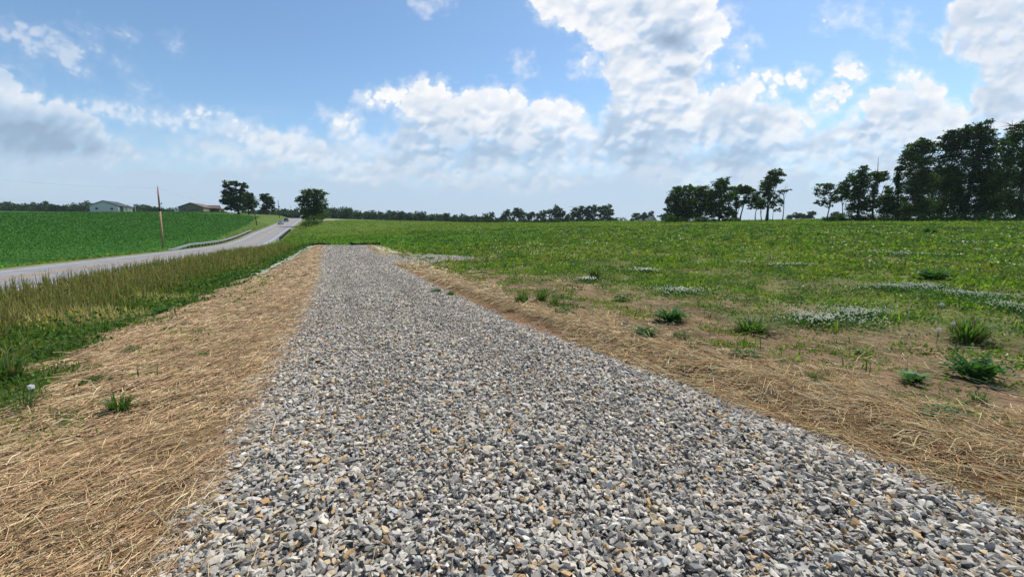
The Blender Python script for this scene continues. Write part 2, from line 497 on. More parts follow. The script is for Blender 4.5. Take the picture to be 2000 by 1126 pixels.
def road_mat():
    m, nt, out = nmat('weathered_asphalt')
    n1 = noise(nt, .6, 6, .6); n2 = noise(nt, 60, 3, .6)
    c = ramp(nt, n1, [(.3, (.20, .195, .195)), (.7, (.27, .262, .262))])
    c = mixc(nt, c, ramp(nt, n2, [(.3, (.8, .8, .8)), (.7, (1.15, 1.15, 1.15))]), 1, 'MULTIPLY')
    b = N(nt, 'ShaderNodeBsdfPrincipled', {'Base Color': c, 'Roughness': .75, 'Specular IOR Level': .3})
    nt.links.new(b.outputs[0], out.inputs[0])
    return m


def paint_mat(name, c):
    m, nt, out = nmat(name)
    n = noise(nt, 3, 6, .7)
    col = ramp(nt, n, [(.3, tuple(x * .7 for x in c)), (.6, c)])
    b = N(nt, 'ShaderNodeBsdfPrincipled', {'Base Color': col, 'Roughness': .7})
    nt.links.new(b.outputs[0], out.inputs[0])
    return m


road_strip('road', -3.75, 3.75, -60, 420, .0, road_mat())
wp, yp = paint_mat('white_road_paint', (.62, .62, .60)), paint_mat('yellow_road_paint', (.55, .30, .06))
road_strip('road_marking', -3.22, -3.07, -60, 420, .006, wp)
road_strip('road_marking', 3.07, 3.22, -60, 420, .006, wp)
road_strip('road_marking', -.19, -.06, -60, 420, .008, yp)
road_strip('road_marking', .06, .19, -60, 420, .008, yp)


def road_pt(d, s, dz=0):
    return Vector((ROAD_X0 + ROAD_K * s + d * RN, s - ROAD_K * RN * d, float(np.interp(s, RDs[:, 0], RDs[:, 1])) + dz))


# ------------------------------------------------------------------ scatter generators
def unit(v): return v / (np.linalg.norm(v, axis=-1, keepdims=True) + 1e-9)


def blades(P, h, az, lean, w, midk=.8, col=None, tipk=1.25, roll=None, lift=None):
    """bent ribbons: base pair, middle pair, tip"""
    n = len(P)
    d = np.stack([np.cos(az), np.sin(az), np.zeros(n)], 1)
    ra = az + np.pi / 2 if roll is None else roll
    sd = np.stack([np.cos(ra), np.sin(ra), np.zeros(n)], 1)
    up = np.array((0, 0, 1.))
    l1, l2 = np.sin(lean * .55), np.sin(np.minimum(lean * 1.25, 2.6))
    c1, c2 = np.cos(lean * .55), np.cos(np.minimum(lean * 1.25, 2.6))
    mid = P + (d * l1[:, None] + up * c1[:, None]) * (h * .55)[:, None]
    tip = mid + (d * l2[:, None] + up * c2[:, None]) * (h * .45)[:, None]
    W = w[:, None] * .5
    V = np.stack([P - sd * W * .6, P + sd * W * .6, mid - sd * W * midk, mid + sd * W * midk, tip], 1).reshape(-1, 3)
    b = np.arange(n)[:, None] * 5
    F = np.concatenate([b + np.array([[0, 1, 3]]), b + np.array([[0, 3, 2]]), b + np.array([[2, 3, 4]])], 0)
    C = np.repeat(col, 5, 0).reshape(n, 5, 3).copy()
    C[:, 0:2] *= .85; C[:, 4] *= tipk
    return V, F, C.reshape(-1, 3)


def leaves(P, size, col, flat=.5, asp=.6, rg=rng):
    """folded rhombus leaves with random facing; flat>0 biases the normals upward"""
    n = len(P)
    nr = unit(rg.normal(size=(n, 3)) + np.array((0, 0, 1.)) * flat * 2)
    t = unit(np.cross(nr, rg.normal(size=(n, 3)))); b = np.cross(nr, t)
    s = size[:, None] * .5
    V = np.stack([P - t * s, P + b * s * asp + nr * s * .15, P + t * s, P - b * s * asp + nr * s * .15], 1).reshape(-1, 3)
    F = (np.arange(n)[:, None] * 4 + np.array([[0, 1, 2, 3]]))
    return V, F, np.repeat(col, 4, 0)


def join(parts):
    V = []; F = []; C = []; b = 0
    for v, f, c in parts:
        V.append(v); F.append(f + b); C.append(c); b += len(v)
    V = np.concatenate(V); C = np.concatenate(C)
    ks = sorted({f.shape[1] for f in F})
    return V, [np.concatenate([f for f in F if f.shape[1] == k]) for k in ks], C


def jitter_col(base, n, v=.25, hue=.08, rg=rng):
    base = np.asarray(base)
    b = base[None] if base.ndim == 1 else base
    k = np.exp(rg.normal(0, v, (n, 1)))
    return np.clip(b * k * np.exp(rg.normal(0, hue, (n, 3))), .002, .9)


def pick(cols, p, n, rg=rng):
    return np.array(cols)[rg.choice(len(cols), n, p=p)]


def sample_polar(n, r0, r1, a0, a1, power):
    """positions with density ~ r^-power, azimuth from +y in degrees"""
    e = 2 - power
    u = rng.random(n)
    r = (r0 ** e + u * (r1 ** e - r0 ** e)) ** (1 / e) if abs(e) > 1e-6 else r0 * (r1 / r0) ** u
    a = np.radians(rng.uniform(a0, a1, n))
    return r * np.sin(a), r * np.cos(a), r


# ------------------------------------------------------------------ gravel
def stone_protos(k=28):
    out = []
    for i in range(k):
        rg = np.random.default_rng(100 + i)
        kk = int(rg.integers(9, 13)); p = unit(rg.normal(size=(kk, 3))) * rg.uniform(.8, 1.05, (kk, 1)) * np.array((1.12, rg.uniform(.55, .92), rg.uniform(.34, .66)))
        bm = bmesh.new()
        for q in p: bm.verts.new(q)
        r = bmesh.ops.convex_hull(bm, input=bm.verts)
        bmesh.ops.delete(bm, geom=[g for g in r['geom_interior'] if isinstance(g, bmesh.types.BMVert)], context='VERTS')
        bmesh.ops.triangulate(bm, faces=bm.faces)
        bm.verts.index_update()
        out.append((np.array([v.co for v in bm.verts]), np.array([[v.index for v in f.verts] for f in bm.faces])))
        bm.free()
    return out


def build_gravel():
    xs, ys, sz = [], [], []
    for y0, y1, dens, s0, s1 in ((.3, 4.5, 2600, .014, .036), (4.5, 9, 1700, .016, .037), (9, 18, 900, .022, .042), (18, 30, 330, .035, .065), (30, 47, 190, .045, .085)):
        xa = min(gl(y1), gl(y0)) - .4; xb = max(gr(y0), gr(y1)) + .4
        if y0 >= 18: xb = max(xb, -2.2)
        n = int((xb - xa) * (y1 - y0) * dens)
        x = rng.uniform(xa, xb, n); y = rng.uniform(y0, y1, n)
        g = gravel_mask(x, y, fbm(x / 1.6, y / 1.6, 31, 4))
        k = (rng.random(n) < np.clip(g * 1.05, 0, 1)) & (np.abs(x) < 2.2 * y + 1.5)
        x, y = x[k], y[k]
        s = np.exp(rng.uniform(np.log(s0), np.log(s1), len(x))) * (1 - .22 * np.exp(-((np.abs((x - gl(y)) / (gr(y) - gl(y)) - .5) - .19) / .07) ** 2)) * (1 + .35 * (rng.random(len(x)) < .08))
        xs.append(x); ys.append(y); sz.append(s)
    # strays beside the edge
    n = 1400
    y = rng.uniform(.8, 22, n); side = rng.random(n) < .5
    x = np.where(side, gl(y) - np.abs(rng.normal(0, .16, n)), gr(y) + np.abs(rng.normal(0, .12, n)))
    xs.append(x); ys.append(y); sz.append(rng.uniform(.018, .034, n))
    x = np.concatenate(xs); y = np.concatenate(ys); s = np.concatenate(sz); n = len(x)
    edge = np.clip(np.minimum(x - gl(y), gr(y) - x), 0, .5) * 2
    z = H(x, y) + s * .15 + rng.random(n) * .040 * edge + .02 * fbm(x / .35, y / .35, 77, 2)
    pal = [(.42, .41, .385), (.33, .322, .305), (.245, .24, .232), (.16, .158, .155), (.46, .445, .415), (.37, .30, .20), (.38, .255, .13), (.33, .35, .365), (.25, .185, .12), (.45, .39, .28)]
    col = jitter_col(pick(pal, [.27, .25, .165, .055, .075, .06, .03, .04, .03, .025], n), n, .15, .012) * np.array((1.16, 1.08, .97))
    th = rng.uniform(0, 2 * np.pi, n)
    tilt = np.abs(rng.normal(0, .55, n)); ta = rng.uniform(0, 2 * np.pi, n)
    protos = stone_protos(); pi = rng.integers(0, len(protos), n)
    V = []; F = []; C = []; b = 0
    for k, (pv, pf) in enumerate(protos):
        m = np.where(pi == k)[0]
        if not len(m): continue
        q = pv[None] * s[m, None, None] * np.array([1, 1, 1])
        ct, st = np.cos(th[m])[:, None], np.sin(th[m])[:, None]
        q = np.stack([q[..., 0] * ct - q[..., 1] * st, q[..., 0] * st + q[..., 1] * ct, q[..., 2]], -1)
        ax = np.stack([np.cos(ta[m]), np.sin(ta[m]), 0 * ta[m]], -1)[:, None, :]
        c, s_ = np.cos(tilt[m])[:, None, None], np.sin(tilt[m])[:, None, None]
        q = q * c + np.cross(np.broadcast_to(ax, q.shape), q) * s_ + ax * (q * ax).sum(-1, keepdims=True) * (1 - c)
        q = q + np.stack([x[m], y[m], z[m]], -1)[:, None, :]
        nv = len(pv)
        V.append(q.reshape(-1, 3)); F.append((np.arange(len(m))[:, None, None] * nv + pf[None] + b).reshape(-1, 3))
        C.append(np.repeat(col[m], nv, 0)); b += len(m) * nv
    return np_mesh('gravel', np.concatenate(V), [np.concatenate(F)], np.concatenate(C))


tag(link('gravel', build_gravel(), M['stone']), 'loose grey and tan crushed stone covering the long driveway', 'gravel', kind='stuff')


# ------------------------------------------------------------------ straw
STRAW = [(.46, .345, .205), (.36, .255, .14), (.26, .175, .09), (.58, .47, .31), (.17, .11, .058), (.31, .27, .13)]
def straw_mesh(name, x, y, L, w, az, lift):
    n = len(x)
    z = H(x, y)
    col = jitter_col(pick(STRAW, [.26, .25, .19, .1, .13, .07], n), n, .18, .04)
    col = np.clip(col * (np.array((1.62, 1.50, 1.30)) if x.mean() > gl(y).mean() + .8 else np.array((1.30, 1.18, 1.04))), 0, .8)
    d = np.stack([np.cos(az), np.sin(az), rng.normal(0, .12, n) + lift], 1)
    bend = rng.normal(0, .16, n)
    d2 = np.stack([np.cos(az + bend), np.sin(az + bend), d[:, 2] - np.abs(rng.normal(0, .14, n))], 1)
    lump = .075 * np.clip(fbm(x / .38, y / .38, 87, 3) - .05, 0, 1)
    P0 = np.stack([x, y, z + rng.random(n) * .028 + lump], 1)
    P1 = P0 + d * (L * .5)[:, None]; P2 = P1 + d2 * (L * .5)[:, None]
    for P in (P1, P2):
        zz = H(P[:, 0], P[:, 1]) + .004 + rng.random(n) * .02 + lump * .8
        P[:, 2] = np.maximum(P[:, 2], zz); P[:, 2] = np.minimum(P[:, 2], zz + .03 + np.clip(lift, 0, 1) * L * .6)
    sd = np.stack([-np.sin(az), np.cos(az), rng.normal(0, .5, n)], 1); sd = unit(sd) * w[:, None] * .5
    up = np.stack([np.zeros(n), np.zeros(n), w * .55], 1)
    V = np.stack([P0 - sd, P0 + sd, P0 + up, P1 - sd, P1 + sd, P1 + up, P2 - sd, P2 + sd, P2 + up], 1).reshape(-1, 3)
    b = np.arange(n)[:, None] * 9
    q = []
    for s in (0, 3):
        q += [[s + 1, s + 2, s + 5, s + 4], [s + 2, s, s + 3, s + 5]]
    F = np.concatenate([b + np.array([r]) for r in q], 0)
    return np_mesh(name, V, F, np.repeat(col, 9, 0))


def straw_left():
    X, Y, Ls, Ws, A, Z = [], [], [], [], [], []
    for y0, y1, dens, l0, l1, w0, w1 in ((.6, 3.2, 3600, .05, .22, .0024, .005), (3.2, 7, 2300, .06, .24, .0038, .007), (7, 15, 1300, .07, .22, .005, .010), (15, 47, 300, .12, .34, .011, .022)):
        xa, xb = gl(y1) - 4.2, gl(y0) + .2
        n = int((xb - xa) * (y1 - y0) * dens)
        x = rng.uniform(xa, xb, n); y = rng.uniform(y0, y1, n)
        zn = zones(x, y)
        k = (rng.random(n) < zn['straw_l'] * np.clip(.60 + .9 * fbm(x / .45, y / .45, 83, 3), .12, 1) + .02 * (zn['dl'] > -.25) * (zn['dl'] < .2)) & (np.abs(x) < 2.2 * y + 1.5)
        x, y = x[k], y[k]; m = len(x)
        X.append(x); Y.append(y); Ls.append(rng.uniform(l0, l1, m) ** 1.0); Ws.append(rng.uniform(w0, w1, m))
        A.append(np.where(rng.random(m) < .4, rng.normal(.5, .6, m), rng.uniform(0, 2 * np.pi, m)))
        Z.append(np.abs(rng.normal(0, .18, m)) * (rng.random(m) < .35))
    # a few stalks blown onto the stone
    n = 260
    y = rng.uniform(1.2, 9, n); x = gl(y) + np.abs(rng.normal(0, .35, n))
    X.append(x); Y.append(y); Ls.append(rng.uniform(.08, .26, n)); Ws.append(rng.uniform(.003, .006, n)); A.append(rng.uniform(0, 6.3, n)); Z.append(np.full(n, .25))
    c = [np.concatenate(q) for q in (X, Y, Ls, Ws, A, Z)]
    return straw_mesh('straw_mulch', *c)


def straw_right():
    X, Y, Ls, Ws, A, Z = [], [], [], [], [], []
    for y0, y1, dens, l0, l1, w0, w1 in ((.8, 4, 4200, .07, .28, .0032, .006), (4, 9, 2400, .08, .26, .005, .009), (9, 16, 700, .12, .34, .008, .014), (16, 47, 150, .2, .5, .014, .028)):
        xa, xb = gr(y1) - .2, gr(y0) + 7
        n = int((xb - xa) * (y1 - y0) * dens)
        x = rng.uniform(xa, xb, n); y = rng.uniform(y0, y1, n)
        zn = zones(x, y)
        p = np.maximum(zn['straw_r'] * np.clip(.72 + .9 * fbm(x / .45, y / .45, 85, 3), .15, 1), .025 * zn['soil'] * (zn['dr'] > .5))
        k = (rng.random(n) < p) & (np.abs(x) < 2.2 * y + 1.5)
        x, y = x[k], y[k]; m = len(x)
        X.append(x); Y.append(y); Ls.append(rng.uniform(l0, l1, m)); Ws.append(rng.uniform(w0, w1, m))
        A.append(np.where(rng.random(m) < .55, rng.normal(2.55, .55, m), rng.uniform(0, 2 * np.pi, m)))
        Z.append(np.abs(rng.normal(0, .25, m)) * (rng.random(m) < .4))
    c = [np.concatenate(q) for q in (X, Y, Ls, Ws, A, Z)]
    return straw_mesh('straw_mulch', *c)


tag(link('straw_mulch', straw_left(), M['straw']), 'tan straw strewn between the tall verge grass and the stone driveway', 'straw', kind='stuff')
tag(link('straw_mulch', straw_right(), M['straw']), 'tan straw banked along the field side of the stone driveway', 'straw', kind='stuff')


# ------------------------------------------------------------------ verge grass, field grass, crop
def verge_grass():
    parts = []
    for n, r0, r1, pw in ((95000, 3.2, 75, 1.35),):
        x, y, r = sample_polar(n, r0, r1, -68, -24, pw)
        zn = zones(x, y)
        k = rng.random(n) < np.where(zn['verge'] > .1, zn['verge'], 0) * (zn['road'] > 4.1)
        x, y, r = x[k], y[k], r[k]; m = len(x)
        inner = np.clip((zn['dl'][k] - ip(SW, y)) / 5.0, 0, 1)          # 0 at the straw, 1 at the road
        n1, n2 = fbm(x / 1.7, y / 1.7, 71, 4), fbm(x / 4, y / 4, 73, 3)
        tq = np.exp(-(((x + 9.9) / 1.3) ** 2 + ((y - 9.3) / .9) ** 2)) + np.exp(-(((x + 11.1) / .8) ** 2 + ((y - 12.8) / .9) ** 2))
        h = (1 + .25 * tq) * (.12 + .40 * sst(.02, .75, inner)) * (1 + .6 * n1) * rng.uniform(.45, 1.2, m)
        lo = np.array((.095, .17, .024)); hi = np.array((.19, .18, .055)); tan = np.array((.56, .43, .22))
        t = np.clip(.85 * sst(.25, .9, inner + .9 * n1) + rng.normal(0, .2, m), 0, 1)
        c = lerp(np.tile(lo, (m, 1)), hi, t)
        tp = 1.1 * np.exp(-(((x + 9.9) / 1.3) ** 2 + ((y - 9.3) / .9) ** 2)) + .8 * np.exp(-(((x + 11.1) / .8) ** 2 + ((y - 12.8) / .9) ** 2))
        c = lerp(c, tan, np.clip(sst(.25, .5, n2 + .1 * rng.normal(size=m)) * .6 * sst(.1, .25, inner) + sst(.14, .5, tp + .12 * rng.normal(size=m)), 0, .9))
        c = jitter_col(c, m, .22, .06)
        z = H(x, y)
        w = np.clip(.0016 * r, .005, .07) * rng.uniform(.7, 1.3, m)
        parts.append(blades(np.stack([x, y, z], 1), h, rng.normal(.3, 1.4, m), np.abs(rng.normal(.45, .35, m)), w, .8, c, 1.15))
        # broad-leaved weeds along the foot of the verge
        b = rng.random(m) < (.55 * (1 - sst(.05, .42, inner)) * sst(-.35, .15, n1 + .2) + .10 * (n1 > .2)) * (1 - np.clip(tq * 1.6, 0, 1))
        P = np.stack([x, y, z + rng.uniform(.03, 1.0, m) * (.10 + .34 * sst(.0, .3, inner))], 1)[b]
        parts.append(leaves(np.repeat(P, 2, 0) + rng.normal(0, .06, (2 * len(P), 3)) * np.array((1, 1, .4)), np.clip(.0075 * np.repeat(r[b], 2), .035, .22) * rng.uniform(.6, 1.2, 2 * len(P)),
                            jitter_col(pick([(.07, .14, .03), (.11, .19, .045), (.05, .10, .025)], [.45, .3, .25], 2 * len(P)), 2 * len(P), .2, .06), .4, .55))
        # seed heads above the tall stems
        q = (rng.random(m) < .38) & (inner > .25) & (h > .3)
        xs, ys, rs, hs = x[q], y[q], r[q], h[q] * 1.18 + .08; mm = len(xs)
        az = rng.normal(.2, .9, mm)
        P = np.stack([xs, ys, H(xs, ys)], 1)
        cs = jitter_col(pick([(.27, .20, .10), (.34, .27, .15), (.20, .19, .07)], [.4, .3, .3], mm), mm, .2, .05)
        parts.append(blades(P, hs, az, np.abs(rng.normal(.22, .12, mm)), np.clip(.0012 * rs, .003, .03), .8, cs, 1.0))
        T = P + np.stack([np.cos(az) * hs * .2, np.sin(az) * hs * .2, hs * .88], 1)
        parts.append(leaves(T, np.clip(.004 * rs, .035, .12), cs * 1.1, 0, .22))
    V, F, C = join(parts)
    return np_mesh('tall_grass', V, F, C)


def leafy_low(name, n, r0, r1, a0, a1, pw, accept, hfun, cfun, wk=.0022, wmin=.006, wmax=.12, leaf_share=.45):
    x, y, r = sample_polar(n, r0, r1, a0, a1, pw)
    zn = zones(x, y)
    k = rng.random(n) < accept(x, y, r, zn)
    x, y, r = x[k], y[k], r[k]; m = len(x)
    h = hfun(x, y, r) * rng.uniform(.6, 1.25, m)
    c = jitter_col(cfun(x, y, r), m, .25, .07)
    z = H(x, y)
    lf = rng.random(m) < leaf_share
    P = np.stack([x, y, z], 1)
    w = np.clip(wk * r, wmin, wmax) * rng.uniform(.7, 1.4, m)
    b = ~lf
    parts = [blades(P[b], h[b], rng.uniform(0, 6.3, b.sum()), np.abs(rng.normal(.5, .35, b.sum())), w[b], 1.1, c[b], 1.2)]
    Q = P[lf].copy(); Q[:, 2] += h[lf] * rng.uniform(.3, 1.0, lf.sum())
    parts.append(leaves(Q, np.clip(w[lf] * 3.0, .03, .34), c[lf], .35, .55))
    return np_mesh(name, *join(parts))


def clumpy(x, y, s=91): return fbm(x / .9, y / .9, s, 3)


def field_accept(x, y, r, zn):
    g = np.clip(1 - 1.1 * zn['soil'] - zn['straw_r'] - zn['G'] * 2, 0, 1) * ((zn['dr'] > .6) | (y > 49) | (zn['road'] < -5)) * ((zn['road'] > 5.5) | ((zn['road'] < -4.9) & (zn['crop'] < .4) & (zn['road'] > -30)))
    sparse = 1.0 * zn['soil'] * sst(.0, .3, clumpy(x, y)) * (zn['dr'] > 1.0)
    sparse = np.maximum(sparse, .95 * zn['straw_l'] * sst(.06, .34, clumpy(x, y, 93)) * sst(.5, 2.2, zn['dl']) * (y < 18))
    return np.maximum(g * (.10 + .90 * sst(-.22, .22, .6 * clumpy(x, y) + .9 * fbm(x / 3.2, y / 3.2, 92, 3) + .006 * np.clip(r - 8, 0, 60))), sparse)


def field_col(x, y, r):
    c = lerp(np.tile(np.array((.185, .265, .036)), (len(x), 1)), (.225, .255, .055), sst(-.1, .4, fbm(x / 14, y / 9, 57, 4)))
    c = lerp(c, field_colour(x, y, None) * 1.6, sst(30, 60, r) * .7)
    k1 = fbm(x / .8, y / .8, 131, 3); k2 = fbm(x / 3.2, y / 2.6, 137, 4)
    c = lerp(c, (.040, .105, .018), sst(.12, .40, k1 + .4 * k2) * .85)
    c = lerp(c, (.26, .28, .045), sst(.08, .42, -k1 + .3 * k2) * .6)
    c = lerp(c, (.25, .20, .09), sst(.12, .40, -k2) * .6)
    k3 = fbm(x / 12, y / 7, 139, 4)
    c = lerp(c, (.075, .15, .024), sst(.1, .4, k3) * .6 * sst(15, 40, r))
    k = rng.random(len(x))
    c = lerp(c, (.06, .16, .022), (k < .25) * .6)
    return lerp(c, (.20, .20, .03), ((k > .93) * .7) * sst(10, 25, r))


tag(link('meadow_grass', leafy_low('meadow_grass', 295000, 5.0, 190, -54, 68, 1.4, field_accept,
    lambda x, y, r: (.045 + .16 * sst(-.05, .5, clumpy(x, y, 95)) ** 1.5 + .05 * sst(8, 30, r) + .17 * (fbm(x / 1.4, y / 1.4, 99, 2) > .40) + .20 * (fbm(x / 2.6, y / 2.6, 98, 2) > .44) * (r > 14)) * (1 + .003 * r), field_col, leaf_share=.62), M['grass']),
    'patchy low meadow grass and weeds spreading over the field beyond the straw', 'grass', kind='stuff')
tag(link('ground_weeds', leafy_low('ground_weeds', 220000, 3.0, 26, -64, 68, 1.6, field_accept,
    lambda x, y, r: .02 + .06 * sst(-.1, .5, clumpy(x, y, 97)), field_col, wk=.0016, wmin=.004, leaf_share=.8), M['weed']),
    'small broad-leaved weeds thinning from the meadow onto the bare soil', 'weeds', kind='stuff')
def weed_drifts():
    n = 2700
    x, y, r = sample_polar(n, 7, 90, -14, 68, 1.15)
    zn = zones(x, y)
    k = (rng.random(n) < np.clip(1 - zn['soil'] * .85 - zn['G'] - zn['straw_r'], 0, 1)) & (fbm(x / 9, y / 9, 161, 3) > -.12) & (zn['dr'] > 1)
    x, y, r = x[k], y[k], r[k]
    parts = []
    for X, Y, D in zip(x, y, r):
        w = np.exp(rng.uniform(-2.1, -.7)) * (1 + .012 * D); h = rng.uniform(.12, .36) * (1 + .006 * D)
        m = int(rng.uniform(40, 90))
        q = rng.normal(size=(m, 3)) * np.array((w * .6, w * .6, h * .4)); q[:, 2] = np.abs(q[:, 2]) * (1 - .5 * np.clip(np.hypot(q[:, 0], q[:, 1]) / w, 0, 1)) + .02
        px, py = X + q[:, 0], Y + q[:, 1]
        P = np.stack([px, py, H(px, py) + q[:, 2] + .02], 1)
        base = [(.07, .15, .03), (.10, .19, .035), (.05, .115, .028), (.15, .21, .04), (.09, .13, .05)][rng.integers(5)]
        parts.append(leaves(P, np.clip(.0032 * D, .05, .3) * rng.uniform(.6, 1.3, m), jitter_col(np.array(base), m, .22, .06), .35, .5))
    n = 1100
    x, y, r = sample_polar(n, 4.2, 22, -18, 68, 1.5)
    zn = zones(x, y)
    k = (rng.random(n) < zn['soil']) & (zn['dr'] > 1.0) & (zn['G'] < .1)
    for X, Y, D in zip(x[k], y[k], r[k]):
        w = np.exp(rng.uniform(-3.1, -1.9)) * (1 + .03 * D); m = int(rng.uniform(12, 40))
        q = rng.normal(size=(m, 3)) * np.array((w * .6, w * .6, w * .35)); q[:, 2] = np.abs(q[:, 2]) + .01
        P = np.stack([X + q[:, 0], Y + q[:, 1], H(X + q[:, 0], Y + q[:, 1]) + q[:, 2]], 1)
        base = [(.08, .15, .035), (.11, .19, .04), (.06, .115, .03), (.14, .17, .05)][rng.integers(4)]
        parts.append(leaves(P, np.clip(.0030 * D, .022, .1) * rng.uniform(.6, 1.4, m), jitter_col(np.array(base), m, .22, .06), .35, .5))
    return np_mesh('weed_drifts', *join(parts))


tag(link('weed_drifts', weed_drifts(), M['weed']), 'taller dark weeds speckling the meadow in loose drifts', 'weeds', kind='stuff')


def bloom_specks():
    n = 30000
    x, y, r = sample_polar(n, 8, 75, -8, 68, 1.2)
    zn = zones(x, y)
    f = fbm(x / 4.5, y / 1.7, 171, 4)
    k = (rng.random(n) < sst(.16, .42, f) * np.clip(1 - zn['soil'] - zn['straw_r'], 0, 1) + .004) & (zn['dr'] > 2.2)
    x, y, r = x[k], y[k], r[k]; m = len(x)
    P = np.stack([x, y, H(x, y) + .10 + .004 * r + rng.normal(0, .02, m)], 1)
    c = jitter_col(pick([(.82, .76, .58), (.60, .52, .06)], [.93, .07], m), m, .1, .03)
    return np_mesh('clover_bloom', *leaves(P, np.clip(.0026 * r, .02, .12) * rng.uniform(.7, 1.2, m), c, .5, .9))


tag(link('clover_bloom', bloom_specks(), M['petal']), 'tiny white blooms dotted in streaks through the meadow', 'flowers', kind='stuff')
tag(link('tall_grass', verge_grass(), M['grass']), 'tall seeding verge grass between the straw strip and the paved road', 'grass', kind='stuff')


def crop_mesh():
    n = 290000
    x, y, r = sample_polar(n, 28, 260, -69, -26, 1.2)
    d, s = road_sd(x, y)
    row = np.round(d / .76) * .76 + rng.normal(0, .17, n)
    dd = row - d
    x = x + dd * RN; y = y - ROAD_K * RN * dd
    zn = zones(x, y)
    k = rng.random(n) < zn['crop']
    x, y, r = x[k], y[k], r[k]; m = len(x)
    z = H(x, y) + rng.uniform(.08, .42, m) * (1 + .001 * r)
    c = jitter_col(pick([(.06, .175, .022), (.044, .14, .018), (.10, .235, .042), (.028, .085, .014)], [.4, .3, .18, .12], m), m, .2, .05)
    return np_mesh('crop_rows', *leaves(np.stack([x, y, z], 1), np.clip(.0020 * r, .08, .4) * rng.uniform(.7, 1.2, m), c, .55, .7))


tag(link('crop_rows', crop_mesh(), M['crop']), 'dark green leafy crop planted in rows on the slope across the road', 'crop', kind='stuff')


# ------------------------------------------------------------------ individual weeds
def weed_mesh(kind, seed):
    rg = np.random.default_rng(seed)
    if kind == 'tuft':        # upright grass tuft, unit radius .5, height 1
        n = 150
        a = rg.uniform(0, 6.283, n); r = .22 * np.sqrt(rg.random(n))
        P = np.stack([r * np.cos(a), r * np.sin(a), np.zeros(n)], 1)
        c = jitter_col(pick([(.075, .145, .03), (.105, .175, .042), (.24, .19, .10)], [.5, .35, .15], n, rg), n, .2, .06, rg)
        return np_mesh('weed_clump', *join(skirt([blades(P, rg.uniform(.45, 1.15, n), a + rg.normal(0, .6, n), np.abs(rg.normal(.55, .4, n)), rg.uniform(.025, .06, n), .9, c, 1.2)], rg)))
    if kind == 'leafy':       # broad leaves on short stems
        parts = []
        n = 34
        a = rg.uniform(0, 6.283, n)
        P = np.stack([.12 * np.cos(a), .12 * np.sin(a), np.zeros(n)], 1)
        c = jitter_col(pick([(.05, .13, .03), (.07, .16, .035), (.04, .10, .03)], [.45, .3, .25], n, rg), n, .18, .05, rg)
        parts.append(blades(P, rg.uniform(.5, .95, n), a, rg.uniform(.35, 1.3, n), np.full(n, .11), 1.35, c, 1.1))
        n = 300
        q = rg.normal(size=(n, 3)) * np.array((.24, .24, .22)) + np.array((0, 0, .42)); q[:, 2] = np.abs(q[:, 2])
        c = jitter_col(pick([(.07, .165, .035), (.10, .20, .05), (.045, .115, .028)], [.45, .3, .25], n, rg), n, .2, .05, rg)
        parts.append(leaves(q, rg.uniform(.07, .15, n), c, .4, .45, rg))
        return np_mesh('weed_clump', *join(skirt(parts, rg)))
    if kind == 'rosette':     # flat whorl of broad leaves
        n = 34
        a = rg.uniform(0, 6.283, n)
        P = np.stack([.05 * np.cos(a), .05 * np.sin(a), np.full(n, .02)], 1)
        c = jitter_col(pick([(.08, .17, .035), (.11, .20, .05), (.06, .12, .04)], [.45, .3, .25], n, rg), n, .2, .06, rg)
        p1 = blades(P, rg.uniform(.4, .6, n), a, rg.uniform(.75, 1.35, n), rg.uniform(.055, .10, n), 1.5, c, 1.1)
        return np_mesh('weed_clump', *join(skirt([p1], rg, 30, .4)))
    if kind == 'wispy':       # thin branching stems with small leaves and a few dry ones
        n = 26
        a = rg.uniform(0, 6.283, n); r = .18 * np.sqrt(rg.random(n))
        P = np.stack([r * np.cos(a), r * np.sin(a), np.zeros(n)], 1)
        c = jitter_col(pick([(.09, .15, .045), (.20, .17, .08)], [.7, .3], n, rg), n, .2, .05, rg)
        hh = rg.uniform(.5, 1.1, n); ln = np.abs(rg.normal(.4, .3, n))
        parts = [blades(P, hh, a, ln, np.full(n, .025), .8, c, 1.)]
        m = 170; i = rg.integers(0, n, m); t = rg.uniform(.2, 1., m)
        q = P[i] + np.stack([np.cos(a[i]) * np.sin(ln[i]) * hh[i] * t, np.sin(a[i]) * np.sin(ln[i]) * hh[i] * t, hh[i] * t * np.cos(ln[i] * .8)], 1) + rg.normal(0, .03, (m, 3))
        q[:, 2] = np.abs(q[:, 2])
        cl = jitter_col(pick([(.09, .18, .045), (.07, .14, .04), (.16, .19, .06)], [.5, .3, .2], m, rg), m, .2, .05, rg)
        parts.append(leaves(q, rg.uniform(.05, .11, m), cl, .4, .45, rg))
        return np_mesh('weed_clump', *join(skirt(parts, rg, 25, .4)))
    if kind == 'mat':         # low spreading mat
        n = 420
        a = rg.uniform(0, 6.283, n); r = .5 * np.sqrt(rg.random(n)) * (1 + .18 * np.sin(3 * a + seed))
        q = np.stack([r * np.cos(a), r * np.sin(a), rg.uniform(.1, .9, n) * (1 - (r / .62) ** 2)], 1); q[:, 2] = np.maximum(q[:, 2], .03)
        c = jitter_col(pick([(.045, .125, .02), (.065, .16, .03), (.03, .085, .018)], [.45, .3, .25], n, rg), n, .2, .06, rg)
        return np_mesh('weed_clump', *leaves(q, rg.uniform(.07, .13, n), c, .6, .7, rg))


